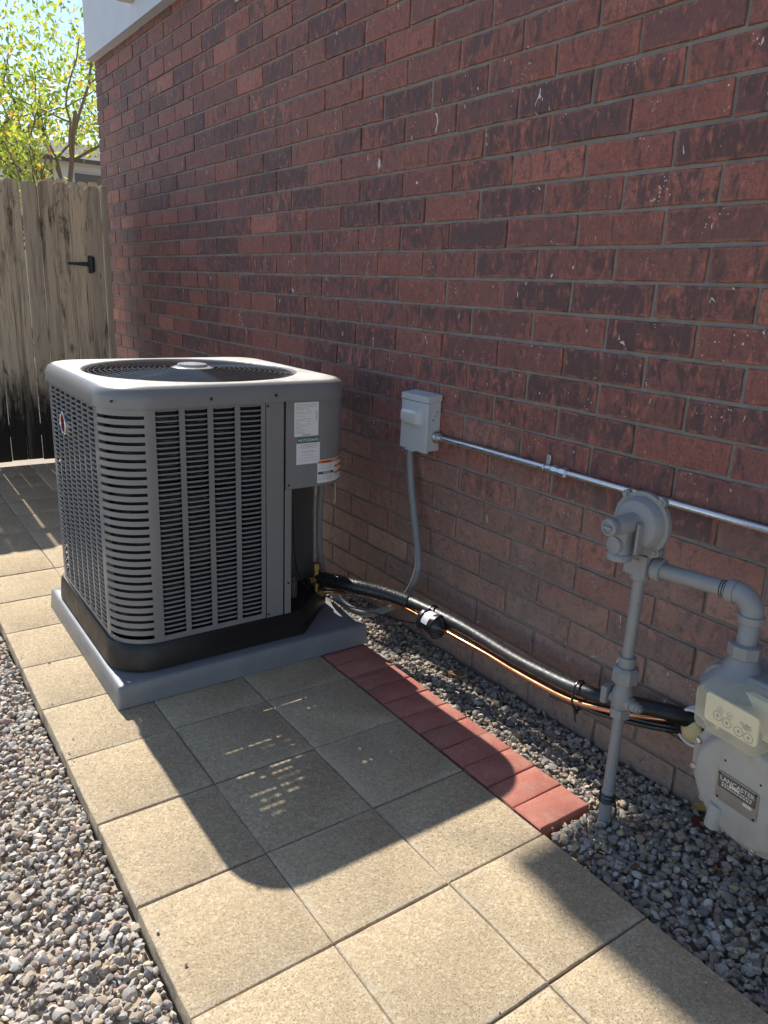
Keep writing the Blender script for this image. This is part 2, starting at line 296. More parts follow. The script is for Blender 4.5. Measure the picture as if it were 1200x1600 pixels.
# ------------------------------------------------------------------ geometry helpers
def V(*a): return np.array(a, float)
class G:
    """collects faces in feet; build() links ONE mesh object"""
    def __init__(s): s.v = []; s.f = []
    def add(s, vs, fs):
        o = len(s.v); s.v += [tuple(map(float, q)) for q in vs]; s.f += [tuple(i + o for i in q) for q in fs]; return s
    def box(s, x0, x1, y0, y1, z0, z1):
        vs = [(x, y, z) for z in (z0, z1) for y in (y0, y1) for x in (x0, x1)]
        return s.add(vs, [(0, 2, 3, 1), (4, 5, 7, 6), (0, 1, 5, 4), (2, 6, 7, 3), (0, 4, 6, 2), (1, 3, 7, 5)])
    def obox(s, c, ax, ay, az, hx, hy, hz):
        c = V(*c); ax, ay, az = (np.asarray(a, float) / np.linalg.norm(a) for a in (ax, ay, az))
        vs = [c + ax * hx * i + ay * hy * j + az * hz * k for k in (-1, 1) for j in (-1, 1) for i in (-1, 1)]
        return s.add(vs, [(0, 2, 3, 1), (4, 5, 7, 6), (0, 1, 5, 4), (2, 6, 7, 3), (0, 4, 6, 2), (1, 3, 7, 5)])
    def prism(s, poly, z0, z1):
        n = len(poly); vs = [(x, y, z0) for x, y in poly] + [(x, y, z1) for x, y in poly]
        return s.add(vs, [tuple(range(n))[::-1], tuple(range(n, 2 * n))] + [(i, (i + 1) % n, n + (i + 1) % n, n + i) for i in range(n)])
    def prism_x(s, poly, x0, x1):      # poly in (y, z)
        n = len(poly); vs = [(x0, y, z) for y, z in poly] + [(x1, y, z) for y, z in poly]
        return s.add(vs, [tuple(range(n))[::-1], tuple(range(n, 2 * n))] + [(i, (i + 1) % n, n + (i + 1) % n, n + i) for i in range(n)])
    def rows(s, rows, closed=True, cap0=False, cap1=False):
        m = len(rows[0]); vs = [q for r in rows for q in r]; fs = []
        for a in range(len(rows) - 1):
            for i in range(m if closed else m - 1):
                j = (i + 1) % m; fs.append((a * m + i, a * m + j, (a + 1) * m + j, (a + 1) * m + i))
        if cap0: fs.append(tuple(range(m))[::-1])
        if cap1: fs.append(tuple((len(rows) - 1) * m + i for i in range(m)))
        return s.add(vs, fs)
    def tube(s, pts, r, seg=12, smooth=0, caps=True):
        pts = [np.asarray(q, float) for q in pts]
        if smooth:
            out = []
            P = [2 * pts[0] - pts[1]] + pts + [2 * pts[-1] - pts[-2]]
            for i in range(1, len(P) - 2):
                for k in range(smooth):
                    t = k / smooth; a, b, c, d = P[i - 1:i + 3]
                    out.append(.5 * (2 * b + (c - a) * t + (2 * a - 5 * b + 4 * c - d) * t * t + (3 * b - a - 3 * c + d) * t ** 3))
            pts = out + [P[-2]]
        n = len(pts); rs = r if hasattr(r, '__len__') else [r] * n
        if len(rs) != n: rs = np.interp(np.linspace(0, 1, n), np.linspace(0, 1, len(rs)), rs)
        rows = []; prev = None
        for i, q in enumerate(pts):
            tg = pts[min(i + 1, n - 1)] - pts[max(i - 1, 0)]; tg = tg / (np.linalg.norm(tg) + 1e-12)
            if prev is None: u = np.cross(tg, V(0, 0, 1) if abs(tg[2]) < .9 else V(1, 0, 0))
            else: u = prev - tg * (prev @ tg)
            u = u / np.linalg.norm(u); prev = u; w = np.cross(tg, u)
            rows.append([q + rs[i] * (math.cos(a) * u + math.sin(a) * w) for a in np.linspace(0, 2 * math.pi, seg, endpoint=False)])
        return s.rows(rows, True, caps, caps)
    def lathe(s, o, ax, prof, seg=32, caps=True, phase=0):   # prof: (along axis, radius)
        o = V(*o); ax = np.asarray(ax, float); ax = ax / np.linalg.norm(ax)
        u = np.cross(ax, V(0, 0, 1) if abs(ax[2]) < .9 else V(1, 0, 0)); u /= np.linalg.norm(u); w = np.cross(ax, u)
        rows = [[o + ax * a + max(r, 1e-4) * (math.cos(t) * u + math.sin(t) * w) for t in np.linspace(0, 2 * math.pi, seg, endpoint=False) + phase] for a, r in prof]
        return s.rows(rows, True, caps, caps)
    def torus(s, c, ax, r, rr, seg=48, sec=8):
        c = V(*c); ax = V(*ax); u = np.cross(ax, V(0, 0, 1) if abs(ax[2]) < .9 else V(1, 0, 0)); u /= np.linalg.norm(u); w = np.cross(ax, u)
        rows = []
        for t in np.linspace(0, 2 * math.pi, seg, endpoint=False):
            d = math.cos(t) * u + math.sin(t) * w
            rows.append([c + d * (r + rr * math.cos(a)) + ax * rr * math.sin(a) for a in np.linspace(0, 2 * math.pi, sec, endpoint=False)])
        rows.append(rows[0]); return s.rows(rows)
    def mesh(s, name, origin=(0, 0, 0), smooth=35):
        me = bpy.data.meshes.new(name); o = np.asarray(origin, float)
        me.from_pydata([tuple((np.asarray(q) - o) * FT) for q in s.v], [], s.f); 
        bm = bmesh.new(); bm.from_mesh(me); bmesh.ops.recalc_face_normals(bm, faces=bm.faces); bm.to_mesh(me); bm.free()
        if smooth:
            me.polygons.foreach_set('use_smooth', [True] * len(me.polygons)); me.set_sharp_from_angle(angle=R(smooth))
        me.update(); return me
    def build(s, name, mat, parent=None, smooth=35, bevel=0, seg=2, origin=None):
        o0 = origin if origin is not None else (world_of(parent) if parent else (0, 0, 0))
        me = s.mesh(name, o0, smooth); return link(name, me, mat, parent, (0, 0, 0) if parent and origin is None else o0, bevel, seg)
_w = {}
def world_of(o): return _w.get(o.name, (0, 0, 0))
def link(name, me, mat, parent=None, loc=(0, 0, 0), bevel=0, seg=2, rot=None):
    if mat is not None and not me.materials: me.materials.append(M[mat])
    o = bpy.data.objects.new(name, me); COL.objects.link(o)
    base = np.asarray(loc, float)
    if parent is not None:
        o.parent = parent
        if tuple(loc) != (0, 0, 0): base = base - np.asarray(world_of(parent))
        _w[o.name] = tuple(np.asarray(world_of(parent)) + base)
    else: _w[o.name] = tuple(base)
    o.location = tuple(base * FT)
    if rot is not None: o.rotation_euler = rot
    if bevel:
        b = o.modifiers.new('bevel', 'BEVEL'); b.width = bevel * FT; b.segments = seg; b.limit_method = 'ANGLE'; b.angle_limit = R(40); b.harden_normals = False
    return o
def tag(o, label=None, cat=None, group=None, kind=None):
    if label: o['label'] = label
    if cat: o['category'] = cat
    if group: o['group'] = group
    if kind: o['kind'] = kind
    return o
def empty(name, loc, label, cat, group=None):
    o = bpy.data.objects.new(name, None); COL.objects.link(o); o.empty_display_size = .1
    o.location = tuple(np.asarray(loc, float) * FT); _w[o.name] = tuple(loc); return tag(o, label, cat, group)
def text_mesh(txt, size, bold=True):
    cu = bpy.data.curves.new('lettering', 'FONT'); cu.body = txt; cu.size = size * FT; cu.align_x = 'CENTER'; cu.align_y = 'CENTER'; cu.extrude = .0004 * FT
    if bold: cu.offset = .012 * size * FT
    t = bpy.data.objects.new('lettering', cu); COL.objects.link(t)
    dg = bpy.context.evaluated_depsgraph_get(); me = bpy.data.meshes.new_from_object(t.evaluated_get(dg)); bpy.data.objects.remove(t); return me
def lettering(txt, size, mat, parent, loc, rot, bold=True, name='lettering'):
    me = text_mesh(txt, size, bold); me.materials.clear(); return link(name, me, mat, parent, loc, rot=rot)

# ------------------------------------------------------------------ the setting: ground, patio, edging
WX = 4.534                                   # wall face
Z0, CH = 4.3407, 0.2988                      # a bed joint and the course height
GZ = -0.15                                   # gravel bed
g = G(); g.add([(-900, -900, -.24), (900, -900, -.24), (900, 900, -.24), (-900, 900, -.24)], [(0, 1, 2, 3)])
tag(g.build('ground', 'soil', smooth=0), kind='structure')
patio = tag(G().box(.04, 2.96, -9.0, 10.95, -.20, -.018).build('patio', 'sand', smooth=0), kind='structure')

def slab_mesh(name, lx, ly, h, ch, mid=True, wob=0, seed=0):
    """a paver with a worn chamfer; top at z = 0"""
    r = random.Random(seed); rows = []
    def ring(ins, z, w):
        hx, hy = lx / 2 - ins, ly / 2 - ins; pts = []
        n = 7
        for (ax, ay, bx, by) in ((-1, -1, 1, -1), (1, -1, 1, 1), (1, 1, -1, 1), (-1, 1, -1, -1)):
            for k in range(n):
                t = k / n; x = (ax + (bx - ax) * t) * hx; y = (ay + (by - ay) * t) * hy
                pts.append((x + r.uniform(-w, w), y + r.uniform(-w, w), z + r.uniform(-w, w) * .5))
        return pts
    g = G(); g.rows([ring(0, -h, 0), ring(0, -ch, wob), ring(ch * .45, -ch * .3, wob), ring(ch * 1.1, 0, wob * .4)], True, True, True)
    return g.mesh(name, smooth=30)
pav = [slab_mesh('paver', .992, .985, .16, .011, wob=.0020, seed=i) for i in range(6)]
for j in range(-10, 9):
    for i in range(3):
        me = pav[(i * 5 + j * 3) % 6]
        x = i + .5 + random.uniform(-.004, .004); y = -j + .5 - .0 + random.uniform(-.004, .004)
        if y > 10.6: continue
        dz = random.uniform(-.006, .006)
        o = link('paver', me, 'paver', patio, (x, y, dz), rot=(random.uniform(-.004, .004), random.uniform(-.004, .004), random.uniform(-.003, .003)))
edging = tag(G().box(3.05, 3.60, -3.90, -.42, -.20, -.03).build('brick_edging', 'sand', smooth=0), kind='structure')
rp = [slab_mesh('brick', .602, .318, .17, .014, wob=.0016, seed=40 + i) for i in range(3)]
for k in range(11):
    link('brick', rp[k % 3], 'redpaver', edging, (3.335 + random.uniform(-.006, .006), -.53 - k * .3245 + random.uniform(-.003, .003), -.004 + random.uniform(-.010, .006)), rot=(random.uniform(-.012, .012), random.uniform(-.010, .010), random.uniform(-.018, .018)))

# ------------------------------------------------------------------ gravel
def stone(sub, seed):
    r = np.random.default_rng(seed); bm = bmesh.new(); bmesh.ops.create_icosphere(bm, subdivisions=sub, radius=1)
    v = np.array([q.co[:] for q in bm.verts]); f = np.array([[q.index for q in p.verts] for p in bm.faces]); bm.free()
    for _ in range(10):
        d = r.normal(size=3); d /= np.linalg.norm(d); lim = r.uniform(.42, .80); over = np.maximum(v @ d - lim, 0); v = v - np.outer(over * .93, d)
    v *= np.array([1, r.uniform(.66, .95), r.uniform(.48, .78)]); return v + r.normal(size=v.shape) * .012, f
hi = [stone(3, i) for i in range(14)]; lo = [stone(2, 50 + i) for i in range(10)]
def rise(x, y): return (.045 if x < 3.75 and -4.35 < y < -3.9 else 0) + .055 * min(1, max(0, (-3.0 - y) / 1.4)) + .025 * min(1, max(0, (4.1 - x) / .5))
def gravel(name, regions, label, mat='gravel'):
    VS, FS, off = [], [], 0
    for (x0, x1, y0, y1, dens, inside, fine) in regions:
        st = math.sqrt(2 / dens); gx, gy = np.meshgrid(np.arange(x0, x1, st), np.arange(y0, y1, st)); px = np.concatenate([gx.ravel(), gx.ravel() + st / 2]); py = np.concatenate([gy.ravel(), gy.ravel() + st / 2]); n = len(px); px = px + rng.uniform(-.42, .42, n) * st; py = py + rng.uniform(-.42, .42, n) * st
        for i in range(n):
            s = float(np.clip(rng.lognormal(math.log(.0345), .30), .018, .068))
            if not inside(px[i], py[i], s): continue
            v, f = (hi if fine(px[i], py[i]) else lo)[rng.integers(10)]
            a, b, c = rng.uniform(0, 6.28), rng.normal() * .38, rng.normal() * .38
            ca, sa, cb, sb, cc, sc = math.cos(a), math.sin(a), math.cos(b), math.sin(b), math.cos(c), math.sin(c)
            m = np.array([[ca, -sa, 0], [sa, ca, 0], [0, 0, 1]]) @ np.array([[1, 0, 0], [0, cb, -sb], [0, sb, cb]]) @ np.array([[cc, 0, sc], [0, 1, 0], [-sc, 0, cc]])
            z = GZ - .015 + rng.uniform(-.036, .044) + .012 * math.sin(px[i] * 3 + py[i] * 2.1) + (rise(px[i], py[i]) if px[i] > 2 else 0)
            VS.append((v * s) @ m.T + [px[i], py[i], z]); FS.append(f + off); off += len(v)
    vs = np.concatenate(VS) * FT; fs = np.concatenate(FS)
    me = bpy.data.meshes.new(name); me.vertices.add(len(vs)); me.vertices.foreach_set('co', vs.astype(np.float32).ravel())
    me.loops.add(fs.size); me.loops.foreach_set('vertex_index', fs.astype(np.int32).ravel())
    me.polygons.add(len(fs)); me.polygons.foreach_set('loop_start', np.arange(0, fs.size, 3, dtype=np.int32)); me.polygons.foreach_set('use_smooth', np.ones(len(fs), bool))
    me.update(calc_edges=True); me.set_sharp_from_angle(angle=R(24)); me.materials.append(M[mat])
    o = bpy.data.objects.new(name, me); COL.objects.link(o); print(name, len(VS), 'stones', len(fs), 'tris'); return tag(o, label, 'gravel', kind='stuff')
gb = G().box(-8, -.012, -11, 9, -.235, GZ - .045); tag(gb.build('gravel_bed', 'soil', smooth=0), kind='structure')
gb = G().box(3.0, 4.53, -11, 9, -.232, GZ - .045); tag(gb.build('gravel_bed', 'soil', smooth=0), kind='structure')
near = lambda x, y: False
gravel('gravel', [(-1.9, -.0, -6.6, 3.2, 680, lambda x, y, s: x < -s * .45, lambda x, y: y < -4.6 and x > -1.0), (-4.2, -1.9, -7, 4, 260, lambda x, y, s: True, near)],
       'mixed grey and tan gravel to the left of the pavers')
def rin(x, y, s):
    if x < 3.02 + s: return False
    if -3.97 - s < y < -.33 and x < 3.655 + s * .8: return False
    if -.40 - s < y < 2.62 and x < 3.68 + s: return False
    return x < 4.53 - s * .6
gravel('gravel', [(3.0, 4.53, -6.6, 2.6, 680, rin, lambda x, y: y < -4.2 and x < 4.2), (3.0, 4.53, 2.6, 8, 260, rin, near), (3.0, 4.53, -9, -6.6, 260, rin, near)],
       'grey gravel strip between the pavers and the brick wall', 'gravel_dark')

def strays():
    q = random.Random(77); g = G()
    for _ in range(46):
        x, y = (q.choice((abs(q.gauss(0, .10)) + .03, 2.97 - abs(q.gauss(0, .08)))), q.uniform(-6.2, 4.5)) if q.random() < .75 else (q.uniform(.1, 2.9), q.uniform(-6.2, -.6))
        if .6 < x and -.45 < y < 2.65 or (x > 2.4 and -3.95 < y < -.3): continue
        v, f = lo[q.randrange(10)]; k = q.uniform(.006, .018); a = q.uniform(0, 6.28); ca, sa = math.cos(a), math.sin(a)
        g.add([((c[0] * ca - c[1] * sa) * k + x, (c[0] * sa + c[1] * ca) * k + y, c[2] * k + .004 + k * .45) for c in v], [tuple(t) for t in f])
    return tag(g.build('loose_pebbles', 'gravel', smooth=30), 'tiny pebbles strayed onto the tan pavers', 'gravel', kind='stuff')
strays()

# ------------------------------------------------------------------ the house
YF = 13.0; YN = -14.0
house = empty('brick_house', (WX, 0, -.15), 'dark red brick house wall running the length of the patio', 'house')
wall = G().box(WX + .022, WX + .6, YN, YF - .02, -.3, 9.3).build('wall', 'mortar', house, smooth=0)
BL, JT = .9265, .036
def brick_mesh(l, seed):
    r = random.Random(seed); n = 6; d = .10; hl, hh = l / 2, (CH - JT) / 2
    def ring(x, ins, w):
        pts = []
        for (ay, az, by, bz, k) in ((-1, -1, 1, -1, n), (1, -1, 1, 1, 3), (1, 1, -1, 1, n), (-1, 1, -1, -1, 3)):
            for q in range(k):
                t = q / k; pts.append((x + r.uniform(-w, w) * .6, (ay + (by - ay) * t) * (hl - ins) + r.uniform(-w, w), (az + (bz - az) * t) * (hh - ins) + r.uniform(-w, w)))
        return pts
    g = G(); g.rows([ring(d, 0, 0), ring(.008, 0, .0046), ring(-.001, .006, .005), ring(-.0018, .014, .002)], True, False, True)
    return g
bvar = [brick_mesh(BL - JT + random.Random(i).uniform(-.012, .008), i) for i in range(16)]; bmesh_ = [b.mesh('brick', smooth=14) for b in bvar]
cpos = np.array([-1.172, -7.392, 4.211])
f_ = np.array(fwd); r_ = np.array(right); u_ = np.array(up)
def pix(q):
    d = np.asarray(q) - cpos; w = d @ f_
    return (600 + 1182.6 * (d @ r_) / w, 800 - 1182.6 * (d @ u_) / w, w)
cand = []
HOLE = (-4.24, .68, .185)
for k in range(-17, 16):
    zc = Z0 - (k - .5) * CH; off = -.441 + (0 if k % 2 else BL / 2)
    for n in range(-18, 16):
        y1 = off + n * BL; yc = y1 - BL / 2
        if yc > YF - .3 or yc < YN + .5 or zc > 9.3: continue
        u, v, w = pix((WX, yc, zc)) if (np.array([WX, yc, zc]) - cpos) @ f_ > .3 else (-9999, -9999, 1e9)
        vis = -60 < u < 1260 and -40 < v < 1640
        cand.append((0 if vis else 1, w, yc, zc, n + 40 * k))
cand.sort(); rest = G(); nind = 0
for vis, w, yc, zc, idx in cand:
    q = random.Random(idx + 991); i = q.randrange(16); dx = q.uniform(-.007, .009); tilt = q.uniform(-.006, .006)
    if abs(yc - HOLE[0]) < .75 and abs(zc - HOLE[1]) < .3:
        pass
    if vis == 0 and nind < 300:
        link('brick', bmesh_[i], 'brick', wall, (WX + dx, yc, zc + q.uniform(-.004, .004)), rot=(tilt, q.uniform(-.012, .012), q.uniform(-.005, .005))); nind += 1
    else:
        b = bvar[i]; rest.add([(x + WX + dx, y + yc, z + zc) for x, y, z in b.v], b.f)
for k in range(-17, 16):
    zc = Z0 - (k - .5) * CH; off = -.441 + (0 if k % 2 else BL / 2); e = max(off + n * BL for n in range(-18, 16) if off + n * BL - BL / 2 <= YF - .3)
    if zc < 9.3 and e + JT < YF: rest.box(WX, WX + .1, e + JT / 2, YF - .061, zc - (CH - JT) / 2, zc + (CH - JT) / 2)
# the return at the far corner
for k in range(-17, 16):
    zc = Z0 - (k - .5) * CH
    if zc < 9.3: rest.box(WX + .0, WX + .42 + (.2 if k % 2 else 0), YF - .06, YF, zc - (CH - JT) / 2, zc + (CH - JT) / 2)
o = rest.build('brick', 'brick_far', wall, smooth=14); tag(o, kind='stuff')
FZ = 8.97; FX = 4.335
G().box(FX, WX + .5, YN, YF - .03, FZ, 10.3).build('fascia', 'fascia', house, bevel=.012)
G().box(FX - .018, FX - .002, YN, YF - .03, FZ - .012, FZ + .035).build('drip_edge', 'fascia', house)
for y in (9.45, 3.0, -3.5):
    b = G().box(FX - .30, FX - .004, y - .11, y + .11, 9.32, 9.6).build('bracket', 'stucco', house, bevel=.02)
G().box(WX + .05, 26, YF - .4, YF - .1, -.2, 9.2).build('end_wall', 'stucco', house, smooth=0)
G().box(WX + .1, 26, YN, YF - .12, 10.3, 16.9).build('upper_wall', 'stucco', house, smooth=0)
EX = 2.76; EZ = 16.95
G().box(EX, 27.5, YN, YF + .32, EZ, EZ + .5).build('eave', 'fascia', house, smooth=0)
G().add([(EX - .05, YN, EZ + .51), (EX - .05, YF + .36, EZ + .51), (15, YF + .36, EZ + 5.2), (15, YN, EZ + 5.2), (27.6, YN, EZ + .51), (27.6, YF + .36, EZ + .51)], [(0, 1, 2, 3), (3, 2, 5, 4), (1, 5, 2), (0, 3, 4)]).build('roof', 'roof', house, smooth=0)

vh = empty('vent_hood', (4.4, 4.9, 8.4), 'tan vent hood high on the brick wall at the top of the picture', 'vent hood')
G().add([(4.33, 4.75, 8.42), (4.33, 5.05, 8.42), (4.52, 5.05, 8.40), (4.52, 4.75, 8.40), (4.40, 4.75, 8.68), (4.40, 5.05, 8.68), (4.52, 5.05, 8.80), (4.52, 4.75, 8.80)], [(0, 1, 2, 3), (0, 4, 5, 1), (4, 7, 6, 5), (0, 3, 7, 4), (1, 5, 6, 2)]).build('hood', 'stucco', vh, bevel=.01)
G().box(4.515, 4.531, 4.70, 5.10, 8.35, 8.86).build('flange', 'stucco', vh, smooth=0)

# ------------------------------------------------------------------ equipment pad and air conditioner
def rrect(x0, x1, y0, y1, r, n=10):
    pts = []
    for cx, cy, a0 in ((x1 - r, y0 + r, -90), (x1 - r, y1 - r, 0), (x0 + r, y1 - r, 90), (x0 + r, y0 + r, 180)):
        for k in range(n + 1): a = R(a0 + 90 * k / n); pts.append((cx + r * math.cos(a), cy + r * math.sin(a)))
    return pts
PX0, PX1, PY0, PY1, PZ = .652, 3.668, -.402, 2.592, .246
g = G(); g.rows([[(x, y, z) for x, y in rrect(PX0 + i, PX1 - i, PY0 + i, PY1 - i, .03 + i * .2, 4)] for i, z in ((-.012, .004), (0, .14), (.006, PZ - .018), (.022, PZ - .001), (.10, PZ), (.6, PZ))], True, True, True)
tag(g.build('equipment_pad', 'padgrey', smooth=50), 'low grey plastic pad under the air conditioner', 'equipment pad')

AX0, AX1, AY0, AY1 = .755, 3.505, -.205, 2.525; CR = .42
BZ, KZ = .545, 3.01       # top of base pan, underside of the cap
ac = empty('air_conditioner', (2.13, 1.16, PZ), 'grey louvred outdoor air conditioner standing on the grey pad', 'air conditioner')
# base pan, front right corner cut back for the valves
def cutpoly(i):
    p = rrect(AX0 - .055 + i, AX1 + .05 - i, AY0 - .05 + i, AY1 + .05 - i, CR, 8)
    p = [q for q in p if not (q[0] > 2.9 and q[1] < .45)]
    p = [(2.86, AY0 - .05 + i)] + [(AX1 + .05 - i, .42)] + p
    return p
# order: start front right cut, up the right side, back, left, front
pl = cutpoly(0); pc_ = [(2.86, AY0 - .05), (3.05, AY0 + .12), (AX1 + .05, .42)] + [q for q in rrect(AX0 - .055, AX1 + .05, AY0 - .05, AY1 + .05, CR, 8) if not (q[0] > 2.8 and q[1] < .5)]
def inset(poly, d):
    cx = sum(q[0] for q in poly) / len(poly); cy = sum(q[1] for q in poly) / len(poly)
    return [(x + (cx - x) / math.hypot(cx - x, cy - y) * d, y + (cy - y) / math.hypot(cx - x, cy - y) * d) for x, y in poly]
g = G()
def basez(x, y): 
    c = min(abs(x - AX0), abs(x - AX1)) + min(abs(y - AY0), abs(y - AY1)); return PZ + (.002 if c < .85 else .055)
g.rows([[(x, y, basez(x, y)) for x, y in inset(pc_, .03)], [(x, y, basez(x, y) + .02) for x, y in pc_], [(x, y, BZ - .05) for x, y in inset(pc_, .02)], [(x, y, BZ) for x, y in inset(pc_, .05)]], True, True, True)
g.build('base_pan', 'blackpan', ac, smooth=40)
# condenser coil behind the louvres
co = rrect(AX0 + .07, AX1 - .09, AY0 + .07, AY1 - .07, CR - .05, 8)
co = [q for q in co if not (q[0] > 2.6 and q[1] < .7)] ; co = [(2.62, AY0 + .07), (2.66, .3), (3.10, .62), (AX1 - .09, .70)] + co
cb_ = [q for q in co if not (q[1] < AY0 + .08 and q[0] > 1.0)]; k0 = next(i for i, q in enumerate(co) if q == (2.66, .3)); 
cr = co[k0:]; cr = [q for q in cr if not (q[1] < AY0 + .075 and q[0] > AX0 + CR)]
G().rows([[(x, y, BZ - .01) for x, y in cr], [(x, y, KZ) for x, y in cr]], False, False, False).build('coil', 'coil', ac, smooth=0)
# front run of the coil: tube rows with chinks that let some sun through
g = G(); q = random.Random(21); yy = AY0 + .07; z = BZ - .01; xa, xb = AX0 + CR - .03, 2.665
while z < KZ:
    g.box(xa, xb, yy, yy + .006, z, min(z + .072, KZ)); x = xa
    while x < xb:
        l = q.uniform(.1, .5); op = q.random() < .55 and .9 < z < 2.5
        if not op: g.box(x, min(x + l, xb), yy, yy + .0055, z + .0721, min(z + .0949, KZ))
        x += l
    z += .095
g.build('coil_front', 'coil', ac, smooth=0)

# ---- front louvre panel (real slots)
def plate(g, x0, x1, z0, z1, y, th=.012): return g.box(x0, x1, y, y + th, z0, z1)
FX0, FX1 = AX0 + CR, 2.388
LZ0, LZ1 = .605, 2.985
cols = [(1.215 + .2955 * i, 1.215 + .2955 * i + .238) for i in range(4)]
fp = G()
xs = [FX0] + [q for c in cols for q in c] + [FX1]
for a in range(0, len(xs), 2): plate(fp, xs[a], xs[a + 1], BZ - .0, KZ + .005, AY0)
for a, b in cols: plate(fp, a, b, BZ, LZ0, AY0); plate(fp, a, b, LZ1, KZ + .005, AY0)
front = fp.build('louver_panel', 'acpaint', ac, smooth=0)
NL = 45; PT = (LZ1 - LZ0) / NL
def louver_geo(w, depth=.020, hgt=.50, n=7):
    """pressed scoop: flush along its top edge, lip pushed out and down, ends tapering back into the sheet (sheet is the plane y = 0, outside is -y)"""
    g = G(); rows = []
    for s in (0, 1):
        for k in range(n):
            t = k / (n - 1); x = (t - .5) * w; e = min(1, math.sin(math.pi * min(max(t, .0), 1)) * 3.2) if 0 < t < 1 else 0
            e = max(e, 0.0); lip = depth * e; dz = PT * hgt * (.55 + .45 * e)
            rows.append([(x, .001 + .004 * s, 0), (x, -lip * .62 + .004 * s, -dz * .36), (x, -lip * .95 + .004 * s, -dz * .72), (x, -lip + .004 * s, -dz)])
    m = 4
    vs = [q for r_ in rows for q in r_]; fs = []
    for s in (0, 1):
        for k in range(n - 1):
            for i in range(m - 1):
                a = s * n * m + k * m + i; fs.append((a, a + m, a + m + 1, a + 1))
    for k in range(n - 1): a = k * m + 3; b = n * m + a; fs.append((a, a + m, b + m, b))
    return g.add(vs, fs)
lg = louver_geo(.244, .006, .30); lme = lg.mesh('louver', smooth=60)
for a, b in cols:
    for k in range(NL):
        link('louver', lme, 'acpaint', front, ((a + b) / 2, AY0, LZ1 - k * PT))
# ---- left louvre panel
lp = G(); LY0, LY1 = AY0 + CR, AY1 - CR
ncl = 8; pw = (LY1 - LY0 - .05) / ncl; lc = [(LY0 + .04 + i * pw, LY0 + .04 + i * pw + pw * .80) for i in range(ncl)]
ys = [LY0] + [q for c in lc for q in c] + [LY1]
for a in range(0, len(ys), 2): lp.box(AX0, AX0 + .012, ys[a], ys[a + 1], BZ, KZ + .005)
for a, b in lc: lp.box(AX0, AX0 + .012, a, b, BZ, LZ0); lp.box(AX0, AX0 + .012, a, b, LZ1, KZ + .005)
left = lp.build('louver_panel', 'acpaint', ac, smooth=0)
ls = G(); lgl = louver_geo(pw * .81, .007, .31, 5)
for a, b in lc:
    for k in range(NL): ls.add([(AX0 + y, (a + b) / 2 - x, z + LZ1 - k * PT) for x, y, z in lgl.v], lgl.f)
tag(ls.build('louver', 'acpaint', left, smooth=60), kind='stuff')
# ---- right and back sheets
G().box(AX1 - .012, AX1, .66, AY1 - CR, BZ, KZ).build('side_panel', 'acpaint', ac, smooth=0)
G().box(AX0 + CR, AX1 - CR, AY1 - .012, AY1, BZ, KZ).build('back_panel', 'acpaint', ac, smooth=0)
# ---- rounded corner posts with wide slots
def arc(cx, cy, r, a0, a1, n): return [(cx + r * math.cos(R(a0 + (a1 - a0) * k / n)), cy + r * math.sin(R(a0 + (a1 - a0) * k / n))) for k in range(n + 1)]
def strip(g, pts, z0, z1, th=.012, c=None):
    inn = [(x + (c[0] - x) * th / CR, y + (c[1] - y) * th / CR) for x, y in pts]
    g.rows([[(x, y, z0) for x, y in pts], [(x, y, z1) for x, y in pts], [(x, y, z1) for x, y in inn], [(x, y, z0) for x, y in inn], [(x, y, z0) for x, y in pts]], False)
    n = len(pts)
    for e in (0, n - 1): g.add([(*pts[e], z0), (*pts[e], z1), (*inn[e], z1), (*inn[e], z0)], [(0, 1, 2, 3)])
NS = 28; PS = (LZ1 - LZ0) / NS
def corner(cx, cy, a0, a1, detail):
    c = (cx, cy); g = G()
    strip(g, arc(cx, cy, CR, a0, a0 + 9, 3), BZ, KZ + .005, c=c); strip(g, arc(cx, cy, CR, a1 - 9, a1, 3), BZ, KZ + .005, c=c)
    strip(g, arc(cx, cy, CR, a0 + 9, a1 - 9, 12), BZ, LZ0 - .012, c=c); strip(g, arc(cx, cy, CR, a0 + 9, a1 - 9, 12), LZ1 - .0, KZ + .005, c=c)
    p = g.build('corner_post', 'acpaint', ac, smooth=40)
    sl = G(); n = 14
    for s in (0, 1):
        for k in range(n + 1):
            t = k / n; a = R(a0 + 8 + (a1 - a0 - 16) * t); e = min(1, math.sin(math.pi * t) * 3.0) if 0 < k < n else 0
            for rr, zz in ((CR - .001 * e, -PS * .0), (CR + .001 * e, -PS * .16), (CR + .002 * e, -PS * .46), (CR + .003 * e, -PS * (.62 - .03 * e))):
                q = rr - .005 * s; sl.v.append((q * math.cos(a), q * math.sin(a), zz))
    m = 4
    for s in (0, 1):
        for k in range(n):
            for i in range(m - 1):
                o = s * (n + 1) * m + k * m + i; sl.f.append((o, o + m, o + m + 1, o + 1))
    for k in range(n): o = k * m + 3; q = (n + 1) * m + o; sl.f.append((o, o + m, q + m, q))
    if detail:
        me = sl.mesh('louver', smooth=60)
        for k in range(NS): link('louver', me, 'acpaint', p, (cx, cy, LZ1 - k * PS))
    else:
        gg = G()
        for k in range(NS): gg.add([(x + cx, y + cy, z + LZ1 - k * PS) for x, y, z in sl.v], sl.f)
        tag(gg.build('louver', 'acpaint', p, smooth=60), kind='stuff')
corner(AX0 + CR, AY0 + CR, 180, 270, True)
corner(AX0 + CR, AY1 - CR, 90, 180, False)
corner(AX1 - CR, AY1 - CR, 0, 90, False)
